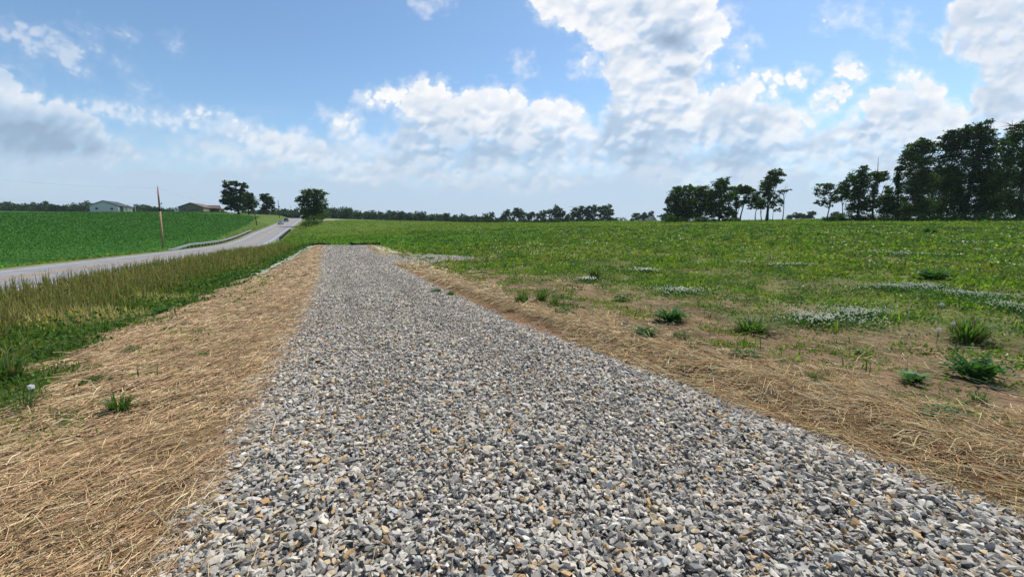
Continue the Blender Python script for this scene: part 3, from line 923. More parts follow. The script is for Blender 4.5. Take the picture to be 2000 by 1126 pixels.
def skirt(me_parts, rg, n=70, rad=.55):
    a = rg.uniform(0, 6.283, n); r = rad * rg.random(n) ** .7
    q = np.stack([r * np.cos(a), r * np.sin(a), rg.uniform(.02, .16, n)], 1)
    c = jitter_col(pick([(.08, .17, .035), (.11, .19, .05), (.24, .18, .09)], [.45, .35, .2], n, rg), n, .2, .05, rg)
    return me_parts + [leaves(q, rg.uniform(.06, .14, n), c, .7, .5, rg)]


WM = {}
for k_ in ('tuft', 'leafy', 'mat', 'rosette', 'wispy'):
    for s_ in range(5): WM[k_, s_] = weed_mesh(k_, 300 + s_ * 7 + len(k_)); WM[k_, s_].materials.append(M['weed'])


def weed(u, v, wpx, hpx, kind, label, cat='weed'):
    p, t = ground_at(u, v)
    o = link('weed_clump', WM[kind, random.randrange(5)])
    w = wpx * t / FPX; h = hpx * t / FPX
    o.location = p - Vector((0, 0, .006))
    o.scale = (w, w * .8, h); o.rotation_euler = (0, 0, random.uniform(-.6, .6))
    return tag(o, label, cat, 'weeds on the bare soil and straw')


for a in (
    (1019, 594, 40, 32, 'tuft', 'bushy upright grass tuft on the straw bank, nearer the stone of a matching pair'),
    (1058, 591, 36, 30, 'tuft', 'rounded green grass tuft just right of another on the bare bank'),
    (1083, 597, 30, 20, 'tuft', 'small yellowish tuft beside two larger grass tufts on the bank'),
    (1102, 613, 54, 15, 'mat', 'flat bright green mat on the lip of the straw bank'),
    (1312, 628, 74, 36, 'leafy', 'dark leafy clump alone on brown soil before the white clover band'),
    (1262, 657, 50, 28, 'leafy', 'dark leafy weed close behind the straw bank, larger of two'),
    (1330, 662, 40, 20, 'mat', 'small low mat right of a dark leafy weed by the straw bank'),
    (1352, 683, 34, 26, 'wispy', 'pale spindly weed standing between straw bank and soil'),
    (1214, 588, 34, 18, 'mat', 'small round mat on soil beyond the tuft pair'),
    (1160, 545, 36, 30, 'tuft', 'dark spiky tuft at the edge where soil meets meadow'),
    (1010, 550, 52, 22, 'wispy', 'wide leafy weed at the soil edge behind the tuft pair'),
    (1455, 697, 74, 18, 'mat', 'low dense oval mat with tiny blossoms next to the straw'),
    (1466, 648, 100, 32, 'tuft', 'broad strappy green clump against the near end of the clover'),
    (1780, 748, 96, 56, 'rosette', 'bright broad-leaved weed on bare soil, middle right'),
    (1905, 742, 104, 66, 'leafy', 'largest dark broad-leaved weed on the bare soil at right'),
    (1613, 710, 30, 22, 'rosette', 'little bright weed alone on open soil'),
    (1622, 740, 40, 26, 'wispy', 'ragged small weed between open soil and straw bank'),
    (1586, 742, 30, 22, 'tuft', 'thin grass tuft beside a ragged weed near the straw'),
    (1682, 692, 32, 24, 'rosette', 'small pale weed under the clover patch'),
    (1888, 668, 90, 56, 'tuft', 'tall grassy clump right of the dandelions'),
    (1822, 545, 60, 28, 'leafy', 'dark green bushy clump among clover at far right'),
    (1850, 815, 120, 24, 'mat', 'long dark mat lying along the straw at lower right'),
    (1910, 786, 42, 26, 'tuft', 'small soft tuft on soil above the long dark mat'),
    (853, 571, 22, 12, 'leafy', 'sprig growing through the stone, left of two'),
    (880, 577, 18, 12, 'leafy', 'sprig growing through the stone, right of two'),
    (1815, 456, 28, 16, 'leafy', 'lone dark bush standing in the far meadow'),
    (1418, 470, 22, 12, 'leafy', 'dark weed rising in the middle meadow'),
    (18, 745, 90, 60, 'tuft', 'big dark grass clump at the left frame edge by the verge'),
    (234, 803, 62, 40, 'tuft', 'spiky dark tuft in the middle of the straw strip'),
    (114, 830, 66, 28, 'rosette', 'flat bright rosette left of a spiky tuft on straw'),
    (397, 695, 34, 26, 'rosette', 'small leafy weed on straw halfway to the stone edge'),
    (260, 688, 44, 18, 'mat', 'thin green mat on straw beyond the spiky tuft'),
    (104, 694, 54, 34, 'wispy', 'grey-green leafy weed at the verge foot'),
    (45, 800, 100, 44, 'wispy', 'sprawling weed on straw near left frame edge'),
    (316, 612, 36, 18, 'leafy', 'low weed on straw where the verge bends'),
    (252, 632, 50, 26, 'wispy', 'blue-green weed at the straw edge below tall grass'),
    (190, 748, 60, 20, 'mat', 'faint spreading mat on straw behind the bright rosette'),
    (372, 612, 30, 16, 'rosette', 'tiny weed on straw right of the verge bend'),
): weed(*a)


def clover(u, v, wpx, dpx, nf, label):
    p, t = ground_at(u, v)
    W = wpx * t / FPX * .5
    nf = int(nf * 1.5); p2, t2 = ground_at(u, v - dpx); D = max(.25, (p2 - p).length * .5)
    D = min(D, W * 2.2)
    c = (p + p2) * .5; c.z = h1(c.x, c.y)
    o = empty('clover_patch', c, label, 'clover', 'white clover patches in the field')
    n = int(min(9000, 1700 * W * D * 3.14 + 300)); 
    a = rng.uniform(0, 6.283, n); r = np.minimum(np.abs(rng.normal(0, .58, n)) + .2 * rng.random(n), 1.45) * (1 + .25 * np.sin(3 * a + u) + .12 * np.sin(5 * a))
    x, y = W * r * np.cos(a), D * r * np.sin(a)
    z = H(x + c.x, y + c.y) - c.z
    hh = .10 * (1 - .55 * np.clip(r, 0, 1) ** 3)
    cl = jitter_col(pick([(.05, .13, .022), (.07, .165, .03), (.032, .09, .018)], [.45, .3, .25], n), n, .18, .05)
    link('leaves', np_mesh('clover_leaves', *leaves(np.stack([x, y, z + hh * rng.uniform(.3, 1, n)], 1), np.full(n, max(.035, .0028 * t)), cl, .7, .85)), M['weed'], o)
    a = rng.uniform(0, 6.283, nf); r = np.minimum(np.abs(rng.normal(0, .52, nf)) + .25 * rng.random(nf), 1.5) * (1 + .25 * np.sin(3 * a + u) + .12 * np.sin(5 * a))
    x, y = W * r * np.cos(a), D * r * np.sin(a)
    z = H(x + c.x, y + c.y) - c.z + .135 + rng.normal(0, .014, nf)
    ico = np.array([(0, 0, 1), (.9, 0, .1), (0, .9, .1), (-.9, 0, .1), (0, -.9, .1), (0, 0, -.6)])
    fi = np.array([(0, 1, 2), (0, 2, 3), (0, 3, 4), (0, 4, 1), (5, 2, 1), (5, 3, 2), (5, 4, 3), (5, 1, 4)])
    s = rng.uniform(.7, 1.25, nf) * max(.014, .0017 * t)
    V = (ico[None] * s[:, None, None] + np.stack([x, y, z], 1)[:, None]).reshape(-1, 3)
    F = (np.arange(nf)[:, None, None] * 6 + fi[None]).reshape(-1, 3)
    fl = link('flowers', np_mesh('clover_flowers', V, F, jitter_col(np.array((.86, .78, .58)), len(V), .08, .02)), M['petal'], o)
    fl['kind'] = 'stuff'


for a in (
    (1600, 648, 190, 30, 330, 'largest white-flowered clover patch, on bare soil at the meadow edge'),
    (1680, 628, 150, 16, 200, 'white clover patch joined behind the largest one'),
    (1328, 582, 120, 14, 170, 'long flowering clover band behind the lone dark leafy clump'),
    (1740, 574, 110, 12, 140, 'narrow flowering clover band beyond the largest patch'),
    (1895, 592, 130, 18, 190, 'flowering clover patch near the dark bushy clump at far right'),
    (1990, 622, 90, 22, 150, 'flowering clover patch cut by the right frame edge'),
    (1800, 570, 100, 10, 110, 'small clover patch between two wider flowering bands'),
    (1530, 524, 120, 7, 100, 'thin pale clover streak far out in the meadow'),
    (1148, 554, 48, 7, 60, 'little clover patch beside the dark spiky tuft'),
    (1260, 535, 60, 6, 60, 'faint clover streak behind the dark spiky tuft'),
    (1770, 502, 100, 6, 80, 'farthest pale clover streak toward the right trees'),
): clover(*a)


def dandelion(u, v, hpx, label):
    p, t = ground_at(u, v)
    h = hpx * t / FPX
    o = empty('dandelion', p, label, 'dandelion', 'dandelions gone to seed')
    MB().tube([(0, 0, -.01), (.01, 0, h * .6), (.02, .01, h)], .004, 5).build('stem', M['stem'], o)
    a = rng.normal(size=(260, 3)); a = unit(a) * .02
    V, F, C = leaves(a, np.full(260, .016), np.full((260, 3), .88), 0, .5)
    s = link('seed_head', np_mesh('seed_head', V + np.array((.02, .01, h + .02)), F, C), M['petal'], o)


dandelion(62, 800, 42, 'white dandelion clock in the big clump at the left frame edge')
dandelion(1834, 622, 26, 'white dandelion clock alone in the meadow, highest of the three at right')
dandelion(1856, 664, 30, 'white dandelion clock beside the tall grassy clump')
dandelion(1828, 672, 26, 'white dandelion clock, lowest of the three at right')


# ------------------------------------------------------------------ trees
PAL = dict(
    dark=[(.034, .064, .016), (.050, .090, .020), (.021, .040, .012), (.074, .115, .028)],
    mid=[(.055, .10, .020), (.085, .145, .030), (.034, .064, .016), (.12, .18, .042)],
    light=[(.06, .095, .03), (.08, .12, .04), (.04, .07, .022), (.095, .125, .05)],
)


def crown_arrays(blobs, n, size, pal, rg, fill=.55, clump=.75, droop=0, asp=.6, per=16):
    """blobs: (cx,cy,cz,rx,ry,rz) -> leaf clumps spread through the volume, denser towards the shell"""
    vol = np.array([b[3] * b[5] for b in blobs]); vol = vol / vol.sum()
    parts = []
    for b, vv in zip(blobs, vol):
        m = max(3, int(n * vv / per))
        dirs = unit(rg.normal(size=(m, 3))); rad = rg.random(m) ** (1 / (2.0 + 2 * fill)) * rg.uniform(.82, 1.12, m)
        cs = np.array(b[:3]) + dirs * rad[:, None] * np.array(b[3:])
        cr = clump * min(b[3], b[5]) * .30 * rg.uniform(.6, 1.5, m) + size * .5
        k = rg.integers(int(per * .6), int(per * 1.5), m)
        idx = np.repeat(np.arange(m), k)
        off = rg.normal(size=(len(idx), 3)) * np.array((1, 1, .55)) * cr[idx][:, None] * .62
        P = cs[idx] + off
        ck = np.exp(rg.normal(0, .22, m))
        c = pick(pal, [.35, .3, .2, .15], len(idx), rg) * ck[idx][:, None]
        c = jitter_col(c, len(idx), .18, .05, rg)
        parts.append(leaves(P, size * rg.uniform(.6, 1.35, len(idx)), c, .35, asp, rg))
    return join(parts)


def tree(u0, y, blobs, label, trunks=None, n=3200, leaf=None, pal='dark', tw=.35, fill=.55, clump=.75, group=None, name='tree', cat='tree', bare=(), depth=.9, seed=None, limbs=True, v0=None):
    """blobs in photograph pixels (u,v,ru,rv) placed at the tree's own distance y"""
    seed = seed if seed is not None else int(u0 * 7 + y)
    rg = np.random.default_rng(seed)
    base = at(u0, 430, y); base.z = h1(base.x, base.y)
    o = empty(name, base, label, cat, group)
    px = y / FPX
    leaf = leaf or max(.28, 1.35 * px * 2 ** .5)
    bl = []
    for (u, v, ru, rv) in blobs:
        dy = rg.uniform(-.5, .5) * ru * px
        c = at(u, v, y + dy) - base
        bl.append((c.x, c.y, c.z, ru * px, (ru + rv) * .5 * px * depth, rv * px))
    for b in list(bl):
        for j in range(4 if b[3] > 1.0 else 2):
            a_ = rg.uniform(0, 6.283); f_ = rg.uniform(.8, 1.12); k_ = rg.uniform(.28, .5)
            bl.append((b[0] + math.cos(a_) * b[3] * f_, b[1] + rg.normal(0, .5) * b[4], b[2] + math.sin(a_) * b[5] * f_, b[3] * k_, b[4] * k_, b[5] * k_))
    nmain = len(blobs)
    mb = MB()
    trunks = trunks or [(u0, None, 1.0)]
    for (tu, path, k) in trunks:
        if path is None:
            tb = min(bl, key=lambda b: abs(b[0]) * .3 - b[2])
            pts = [Vector((0, 0, -.3)), Vector((tb[0] * .3, tb[1] * .3, tb[2] * .45)), Vector((tb[0] * .8, tb[1] * .8, tb[2] * .85)), Vector((tb[0], tb[1], tb[2] + tb[5] * .5))]
        else:
            pts = [at(pu, pv, y) - base for pu, pv in path]
            pts[0].z = h1(pts[0].x + base.x, pts[0].y + base.y) - base.z - .3
        fine = []
        for i in range(len(pts) - 1):
            for f in (0, .5): fine.append(pts[i].lerp(pts[i + 1], f) + Vector((rg.normal(0, .05), rg.normal(0, .05), 0)) * (1 if i + f > 0 else 0))
        fine.append(pts[-1])
        nn = len(fine)
        rad = [.8 * tw * k * (1 - .86 * i / (nn - 1)) * (1.35 if i == 0 else 1) for i in range(nn)]
        mb.tube(fine, rad, 8)
        if limbs:
            for b in bl[:nmain]:
                src = fine[int(rg.integers(nn // 3, nn - 1))]
                e = Vector(b[:3]); e = Vector((e.x, e.y, max(e.z, src.z)))
                if (e - src).length < .5 or (len(trunks) > 1 and (e - src).length > 9): continue
                midp = src.lerp(e, .5) + Vector((rg.normal(0, .2), rg.normal(0, .2), rg.uniform(0, .3) * (e - src).length * .3))
                r0 = tw * k * .42
                mb.tube([src, midp, e], [r0, r0 * .6, r0 * .22], 6)
                for j in range(4):
                    d = Vector(rg.normal(size=3)); d.z = abs(d.z); d.normalize()
                    e2 = e + Vector((d.x * b[3], d.y * b[4], d.z * b[5])) * .8
                    mb.tube([midp.lerp(e, .6), e2], [r0 * .25, r0 * .08], 5)
    for path, r0 in bare:
        pts = [at(pu, pv, y) - base for pu, pv in path]
        mb.tube(pts, [r0 * (1 - .75 * i / (len(pts) - 1)) for i in range(len(pts))], 6)
    mb.build('trunk', M['bark'], o, True)
    V, F, C = crown_arrays(bl, int(n * 2.5), leaf * 1.12, PAL[pal], rg, fill, clump * .95)
    # no leaf below the soil
    g = base.z
    link('crown', np_mesh('crown', V, F, C), M['leaf'], o)
    return o


# road-side and left-hand trees
tree(464, 188, [(444, 360, 8, 7), (460, 359, 8, 5), (478, 364, 7, 6), (451, 375, 14, 7), (438.5, 376, 5, 3), (470, 374, 6, 6), (460, 389, 21, 10), (442, 393, 9, 5), (486, 381, 6, 5), (456, 404, 17, 6), (471, 408, 11, 5), (442, 408, 6, 2.5), (435, 392, 4, 2)],
     'biggest dark spreading tree standing beside the crop, ragged crown', n=3300, leaf=.62, tw=.62, trunks=[(464, [(466, 420), (465, 406), (461, 385), (457, 365)], 1.0)], fill=.4, clump=.8)
tree(487, 196, [(484, 386, 9, 8), (489, 395, 13, 10), (492, 406, 10, 6), (480, 403, 8, 6), (497, 399, 4, 5)], 'smaller dark tree grown against the biggest tree by the crop', n=1900, leaf=.62, tw=.35, fill=.45)
tree(522, 215, [(516, 382, 7, 4), (521, 390, 9, 7), (512, 386, 4, 3), (526, 398, 9, 7), (519, 404, 7, 5), (533, 394, 3, 4), (533, 408, 5, 4)], 'narrow dark tree between the leaning pole and the pole with a transformer', n=1300, leaf=.62, tw=.4)
tree(613, 158, [(600, 378, 10, 8), (612, 376, 12, 7), (624, 381, 10, 9), (592, 392, 9, 9), (608, 392, 16, 14), (627, 396, 12, 14), (600, 408, 14, 12), (618, 410, 17, 13), (610, 421, 16, 8), (586, 388, 5, 4)],
     'round leafy green tree on the road bank right of the cars', n=4200, leaf=.5, tw=.4, pal='mid', fill=.75, clump=.8)


def shrub(u, v, y, blobs, label, n=1200, pal='dark', group=None, leaf=None):
    rg = np.random.default_rng(int(u * 3 + v))
    base = at(u, v, y); base.z = h1(base.x, base.y)
    o = empty('shrub', base, label, 'shrub', group)
    px = y / FPX; bl = []; mb = MB()
    for (bu, bv, ru, rv) in blobs:
        c = at(bu, bv, y + rg.uniform(-.6, .6) * ru * px) - base
        c.z = max(c.z, rv * px * .55)
        bl.append((c.x, c.y, c.z, ru * px, ru * px * .9, rv * px))
        for j in range(4):
            e = c + Vector((rg.normal(0, .4) * ru * px, rg.normal(0, .4) * ru * px, rv * px * .3))
            mb.tube([(rg.normal(0, .1), rg.normal(0, .1), -.15), (e.x * .5, e.y * .5, e.z * .6), e], [.05, .035, .012], 5)
    mb.build('stem', M['bark'], o)
    V, F, C = crown_arrays(bl, n, leaf or max(.16, 1.5 * px), PAL[pal], rg, .7, .8)
    link('foliage', np_mesh('foliage', V, F, C), M['leaf'], o)
    return o


GS = 'roadside shrubs under the round tree'
shrub(601, 449, 128, [(600, 436, 10, 10), (606, 428, 9, 8), (597, 445, 6, 6)], 'dark shrub lowest on the road bank in front of the round tree', 1500, 'mid', GS)
shrub(617, 440, 140, [(617, 430, 11, 8), (611, 436, 9, 6)], 'dark shrub under the middle of the round tree', 1300, 'mid', GS)
shrub(627, 431, 152, [(627, 425, 8, 6)], 'shrub under the right edge of the round tree', 700, 'mid', GS)

# the near right-hand row
GA = 'trees of the row in the middle right'
YA = 118
tree(1322, YA, [(1318, 380, 14, 12), (1334, 378, 15, 12), (1312, 396, 8, 12), (1330, 398, 18, 16), (1322, 414, 14, 14), (1342, 410, 12, 18), (1305, 392, 5, 6), (1310, 416, 10, 14), (1326, 424, 14, 8), (1344, 422, 10, 8), (1349, 372, 10, 10), (1350, 400, 10, 14)],
     'dense leafy tree forming the left end of the middle row', n=6500, leaf=.36, tw=.3, pal='mid', group=GA, fill=.7, trunks=[(1322, [(1322, 432), (1324, 412), (1322, 380)], 1), (1340, [(1341, 432), (1345, 405), (1348, 380)], .9)])
tree(1366, YA + 3, [(1362, 372, 13, 9), (1378, 375, 12, 12), (1358, 392, 12, 14), (1376, 396, 12, 14), (1366, 408, 14, 8), (1384, 412, 8, 6), (1370, 420, 12, 6), (1388, 384, 8, 10), (1356, 420, 9, 8)],
     'leafy tree second from the left in the middle row', n=4200, leaf=.36, tw=.32, pal='mid', group=GA, fill=.5, trunks=[(1366, [(1366, 432), (1367, 405), (1369, 372)], 1)])
tree(1404, YA - 2, [(1405, 362, 13, 9), (1416, 354, 9, 7), (1410, 372, 14, 8), (1400, 392, 15, 12), (1412, 402, 14, 12), (1392, 404, 10, 8), (1420, 412, 10, 8), (1396, 418, 10, 6), (1412, 420, 12, 6), (1424, 384, 9, 9), (1390, 380, 7, 8)],
     'two-tiered tree with a peaked top in the middle row', n=4600, leaf=.36, tw=.36, pal='mid', group=GA, fill=.5, trunks=[(1404, [(1404.5, 431), (1405, 405), (1408, 360)], 1)])
tree(1441, YA, [(1440, 370, 14, 8), (1455, 372, 13, 8), (1434, 382, 9, 8), (1463, 374, 8, 6), (1439, 398, 6, 10), (1457, 390, 6, 10), (1432, 418, 6, 8)],
     'tree with two bare forking trunks in the middle row', n=3000, leaf=.34, tw=.26, pal='mid', group=GA, fill=.4,
     trunks=[(1437, [(1437, 431), (1438, 410), (1438, 375)], 1), (1444, [(1444.5, 431), (1451, 405), (1458, 380), (1462, 372)], 1)])
tree(1475, YA + 5, [(1474, 382, 9, 8), (1470, 394, 8, 7), (1481, 392, 8, 8), (1465, 404, 6, 4), (1480, 403, 6, 5)],
     'short slim tree left of the tallest slender tree', n=1500, leaf=.32, tw=.18, pal='light', group=GA, fill=.4, trunks=[(1475, [(1475, 431), (1477, 408), (1475, 380)], 1)])
tree(1487, YA - 4, [(1486, 396, 7, 9), (1491, 402, 5, 8)], 'thin little tree pressed against the tallest slender tree', n=700, leaf=.32, tw=.16, pal='mid', group=GA, trunks=[(1487, [(1488, 430), (1485, 405), (1487, 390)], 1)])
tree(1498, YA, [(1513, 337, 12, 5), (1524, 340, 8, 4), (1507, 344, 11, 7), (1518, 352, 11, 5), (1496, 356, 10, 6), (1504, 362, 8, 9), (1492, 366, 8, 8), (1501, 378, 7, 10), (1494, 384, 6, 8)],
     'tallest slender tree of the middle row, crown swept to the right', n=3000, leaf=.33, tw=.3, pal='mid', group=GA, fill=.45,
     trunks=[(1497, [(1496, 431), (1499, 400), (1501, 370), (1512, 345)], 1), (1500, [(1500, 431), (1503, 395), (1508, 360)], .7)])
tree(1529, YA + 2, [(1524, 374, 7, 3), (1534, 372, 7, 3), (1517, 382, 6, 4), (1522, 390, 5, 5), (1512, 396, 6, 4), (1527, 398, 4, 6), (1518, 410, 5, 5), (1537, 374, 3, 2)],
     'half-bare tree at the right end of the middle row', n=620, leaf=.3, tw=.16, pal='light', group=GA, fill=.3, clump=.7,
     trunks=[(1529, [(1528.5, 429), (1531, 405), (1530, 380), (1533, 370)], 1)], bare=(([(1530, 384), (1535, 368), (1541, 362)], .06), ([(1530, 395), (1522, 382), (1517, 375)], .05), ([(1531, 378), (1534, 364), (1537, 359)], .05)))
tree(1509, YA - 3, [(1509, 398, 6, 6), (1514, 390, 4, 5), (1506, 404, 4, 4)], 'sapling with sparse leaves between the tallest and the half-bare tree', n=300, leaf=.28, tw=.09, pal='light', group=GA, trunks=[(1509, [(1509, 429), (1511, 405), (1513, 388)], 1)])

# the right-hand wood
GB = 'trees of the wood at the right'
YB = 98
tree(1614, YB, [(1612, 363, 13, 6), (1598, 372, 8, 8), (1622, 368, 12, 8), (1606, 380, 9, 7), (1597, 394, 6, 5), (1612, 396, 10, 7), (1626, 384, 8, 8), (1631, 392, 6, 5)],
     'airy leaning tree at the left end of the right-hand wood', n=1500, leaf=.27, tw=.19, pal='light', group=GB, fill=.3, clump=.7, trunks=[(1613, [(1613, 426), (1620, 408), (1625, 388), (1618, 370)], 1)])
tree(1647, YB + 1, [(1645, 362, 9, 6), (1640, 372, 8, 7), (1650, 376, 8, 10), (1640, 390, 6, 6)], 'thin tree behind the airy leaning tree', n=900, leaf=.27, tw=.15, pal='mid', group=GB, fill=.35,
     trunks=[(1647, [(1647, 426), (1646, 402), (1641, 380), (1644, 365)], 1)])
tree(1674, YB, [(1688, 330, 8, 6), (1672, 342, 13, 9), (1690, 348, 12, 9), (1664, 356, 13, 10), (1684, 366, 15, 12), (1664, 382, 15, 14), (1682, 394, 15, 14), (1666, 408, 14, 10), (1692, 408, 10, 8)],
     'dense dark tree rising to a plume beside the vine-clad snag', n=5200, leaf=.3, tw=.3, pal='mid', group=GB, fill=.6)
tree(1706, YB - 2, [(1710, 340, 9, 5), (1722, 341, 12, 5), (1714, 350, 10, 7), (1708, 364, 6, 9), (1707, 380, 5, 10), (1728, 348, 7, 5), (1705, 400, 5, 14)],
     'vine-clad tree with a bare spike on top and naked side limbs', n=2200, leaf=.27, tw=.3, pal='mid', group=GB, fill=.6, limbs=False,
     trunks=[(1706, [(1705.5, 424), (1706, 395), (1709, 365), (1714, 340)], 1)],
     bare=(([(1714, 342), (1715, 320), (1715.5, 306)], .09), ([(1713, 340), (1709, 328)], .06), ([(1707, 395), (1724, 376), (1744, 357)], .14), ([(1722, 378), (1727, 364), (1733, 356)], .08), ([(1706, 390), (1698, 374), (1694, 364)], .09), ([(1728, 374), (1740, 366)], .06)))
tree(1732, YB - 5, [(1736, 372, 8, 8), (1730, 388, 14, 10), (1744, 392, 14, 10), (1722, 404, 14, 10), (1740, 410, 18, 11), (1757, 402, 10, 12), (1760, 416, 12, 9)],
     'low bushy green tree at the foot of the vine column', n=4200, leaf=.3, tw=.22, pal='mid', group=GB, fill=.7)
tree(1753, YB - 6, [(1757, 329, 7, 5), (1754, 342, 4, 8), (1753, 357, 4, 8), (1751, 351, 4, 6), (1755, 372, 4, 10)], 'narrow vine column broken off at the top beside the great trees', n=1500, leaf=.27, tw=.26, pal='dark', group=GB, limbs=False,
     trunks=[(1753, [(1754, 424), (1755, 380), (1754, 350), (1756, 326)], 1)])
tree(1796, 90, [(1800, 282, 16, 10), (1786, 294, 14, 12), (1812, 290, 14, 12), (1778, 312, 14, 14), (1800, 318, 20, 18), (1784, 340, 18, 16), (1812, 346, 18, 16), (1776, 366, 16, 16), (1800, 376, 22, 16), (1786, 398, 20, 14), (1816, 402, 20, 14), (1768, 304, 7, 9), (1796, 412, 26, 12), (1776, 414, 16, 12), (1822, 416, 18, 10)],
     'first great tree of the right-hand wood, feathery left side', n=11000, leaf=.3, tw=.42, pal='mid', group=GB, fill=.65)
tree(1880, 86, [(1916, 250, 16, 9), (1898, 254, 14, 9), (1932, 262, 12, 10), (1872, 264, 16, 12), (1902, 276, 26, 16), (1854, 280, 16, 14), (1936, 284, 18, 14), (1872, 300, 26, 18), (1916, 310, 26, 18), (1852, 322, 20, 18), (1886, 336, 26, 18), (1930, 344, 24, 18), (1856, 358, 20, 16), (1900, 370, 26, 16), (1862, 388, 20, 13), (1934, 382, 22, 14), (1896, 400, 24, 13), (1866, 412, 22, 11), (1912, 412, 24, 10), (1938, 406, 20, 13)],
     'tallest great tree of the wood with a wind-ruffled top', n=17000, leaf=.3, tw=.5, pal='dark', group=GB, fill=.65)
tree(1990, 82, [(1992, 252, 14, 10), (2010, 244, 16, 10), (1976, 272, 16, 12), (2005, 276, 24, 16), (1962, 292, 14, 14), (1988, 306, 20, 16), (1966, 326, 20, 18), (2010, 330, 28, 18), (1956, 352, 20, 16), (1990, 360, 26, 16), (1968, 384, 24, 13), (2012, 390, 28, 14), (1985, 404, 26, 12), (1962, 410, 20, 10), (2010, 410, 26, 10), (2040, 300, 26, 26), (2045, 360, 26, 26)],
     'great tree cut by the right frame edge', n=13000, leaf=.3, tw=.48, pal='mid', group=GB, fill=.6)
for u_, y_, s_, l_ in ((1838, 96, .9, 'dark trunked tree filling the gap between the two greatest trees'), (1945, 100, 1.0, 'dark trunked tree behind the gap at the far right')):
    tree(u_, y_, [(u_ - 10, 350, 22, 18), (u_ + 12, 345, 22, 18), (u_, 376, 28, 16), (u_ - 14, 398, 20, 12), (u_ + 16, 396, 20, 12)], l_, n=5000, leaf=.32, tw=.3, pal='dark', group=GB, fill=.6)

GU = 'bushes at the foot of the right-hand trees'
for u_, w_, h_, y_, l_ in ((1318, 16, 7, 113, 'low bush under the dense left end of the middle row'), (1378, 16, 6, 113, 'low bush under the second tree of the middle row'), (1428, 12, 5, 113, 'low bush under the forking trunks'),
                           (1628, 14, 6, 94, 'low bush under the airy leaning tree'), (1660, 20, 8, 94, 'dark bush under the dense plume tree'), (1700, 22, 9, 93, 'dark bush at the foot of the vine-clad snag'),
                           (1745, 20, 7, 89, 'dark bush under the vine column'), (1800, 30, 8, 84, 'dark bush under the first great tree'), (1870, 34, 8, 80, 'dark bush under the tallest great tree'), (1955, 40, 9, 77, 'dark bush at the right frame edge under the wood')):
    g_ = at(u_, 430, y_); zb = h1(g_.x, g_.y)
    vb = 563 + FPX * (((EYE - zb) / y_ * CP - SP) / (CP + (EYE - zb) / y_ * SP))
    h_ *= 1.7
    shrub(u_, vb, y_, [(u_ - w_ * .5, vb - h_ * .5, w_ * .7, h_ * .75), (u_ + w_ * .5, vb - h_ * .4, w_ * .75, h_ * .65), (u_ + w_ * 1.2, vb - h_ * .3, w_ * .5, h_ * .5), (u_ - w_ * 1.2, vb - h_ * .3, w_ * .5, h_ * .5)], l_, 2200, 'mid', GU, .26)

# single far trees along the skyline
GC = 'far single trees along the skyline'
for u_, y_, bl_, l_, n_ in (
    (955, 335, [(955, 420, 9, 5), (949, 425, 6, 5), (962, 426, 6, 4)], 'far rounded tree where the long wood ends', 500),
    (990, 335, [(990, 420, 8, 7), (985, 426, 6, 5)], 'far tree, shorter half of a merged pair', 600),
    (1014, 335, [(1013, 413, 10, 6), (1010, 421, 12, 7), (1022, 420, 6, 6)], 'far broad tree, taller half of a merged pair', 900),
    (1037, 340, [(1037, 419, 7, 6), (1032, 426, 5, 5), (1042, 420, 4, 5)], 'far ragged tree just right of the merged pair', 500),
    (1050, 345, [(1050, 421, 3, 5)], 'far very small slim tree', 200),
    (1061, 335, [(1061, 416, 6, 5), (1060, 424, 5, 6)], 'far slim tree with thin stems', 400),
    (1085, 325, [(1089, 408, 9, 6), (1081, 414, 12, 7), (1093, 418, 10, 6), (1082, 424, 13, 6), (1100, 417, 4, 4)], 'far tall tree with a domed top', 1100),
    (1128, 325, [(1135, 409, 10, 6), (1122, 416, 10, 7), (1133, 420, 14, 8), (1114, 424, 8, 6)], 'far dark spreading tree at the left of the darkest clump', 1300),
    (1155, 322, [(1150, 409, 10, 6), (1161, 407, 7, 5), (1155, 419, 14, 9)], 'far dark tree in the middle of the darkest clump', 1200),
    (1184, 318, [(1185, 404, 9, 5), (1179, 411, 11, 7), (1190, 414, 7, 7), (1182, 423, 13, 7)], 'far tallest tree at the right of the darkest clump', 1300),
    (1242, 330, [(1242, 423, 7, 7)], 'far rounded small tree left of the grey farmhouse', 400),
    (1258, 325, [(1258, 423, 5, 7)], 'far dark egg-shaped tree left of the grey farmhouse', 350),
    (1272, 355, [(1272, 418, 4, 5), (1270, 424, 4, 5)], 'far tree peeping over the grey farmhouse roof', 250),
    (1297, 318, [(1296, 422, 7, 5), (1301, 427, 5, 4)], 'far dark tree right of the grey farmhouse', 400),
    (1541, 330, [(1541, 424, 5, 4)], 'far small tree right of the half-bare tree', 250),
    (1556, 330, [(1556, 421, 7, 5)], 'far tree left in the gap between the two woods', 350),
    (1570, 335, [(1570, 423, 6, 4)], 'far low tree in the middle of the gap between the woods', 300),
    (1586, 330, [(1587, 417, 6, 4), (1581, 423, 7, 4)], 'far leaning tree right in the gap between the woods', 400),
    (1634, 300, [(1634, 421, 9, 6)], 'far tree showing under the airy leaning tree', 400),
): tree(u_, y_, bl_, l_, n=n_, leaf=.95, tw=.35, pal='dark', group=GC, fill=.6)
shrub(1212, 433, 300, [(1205, 428, 9, 4), (1218, 429, 8, 4), (1225, 431, 6, 3)], 'far low pale bushes right of the darkest clump', 500, 'light', None, .8)


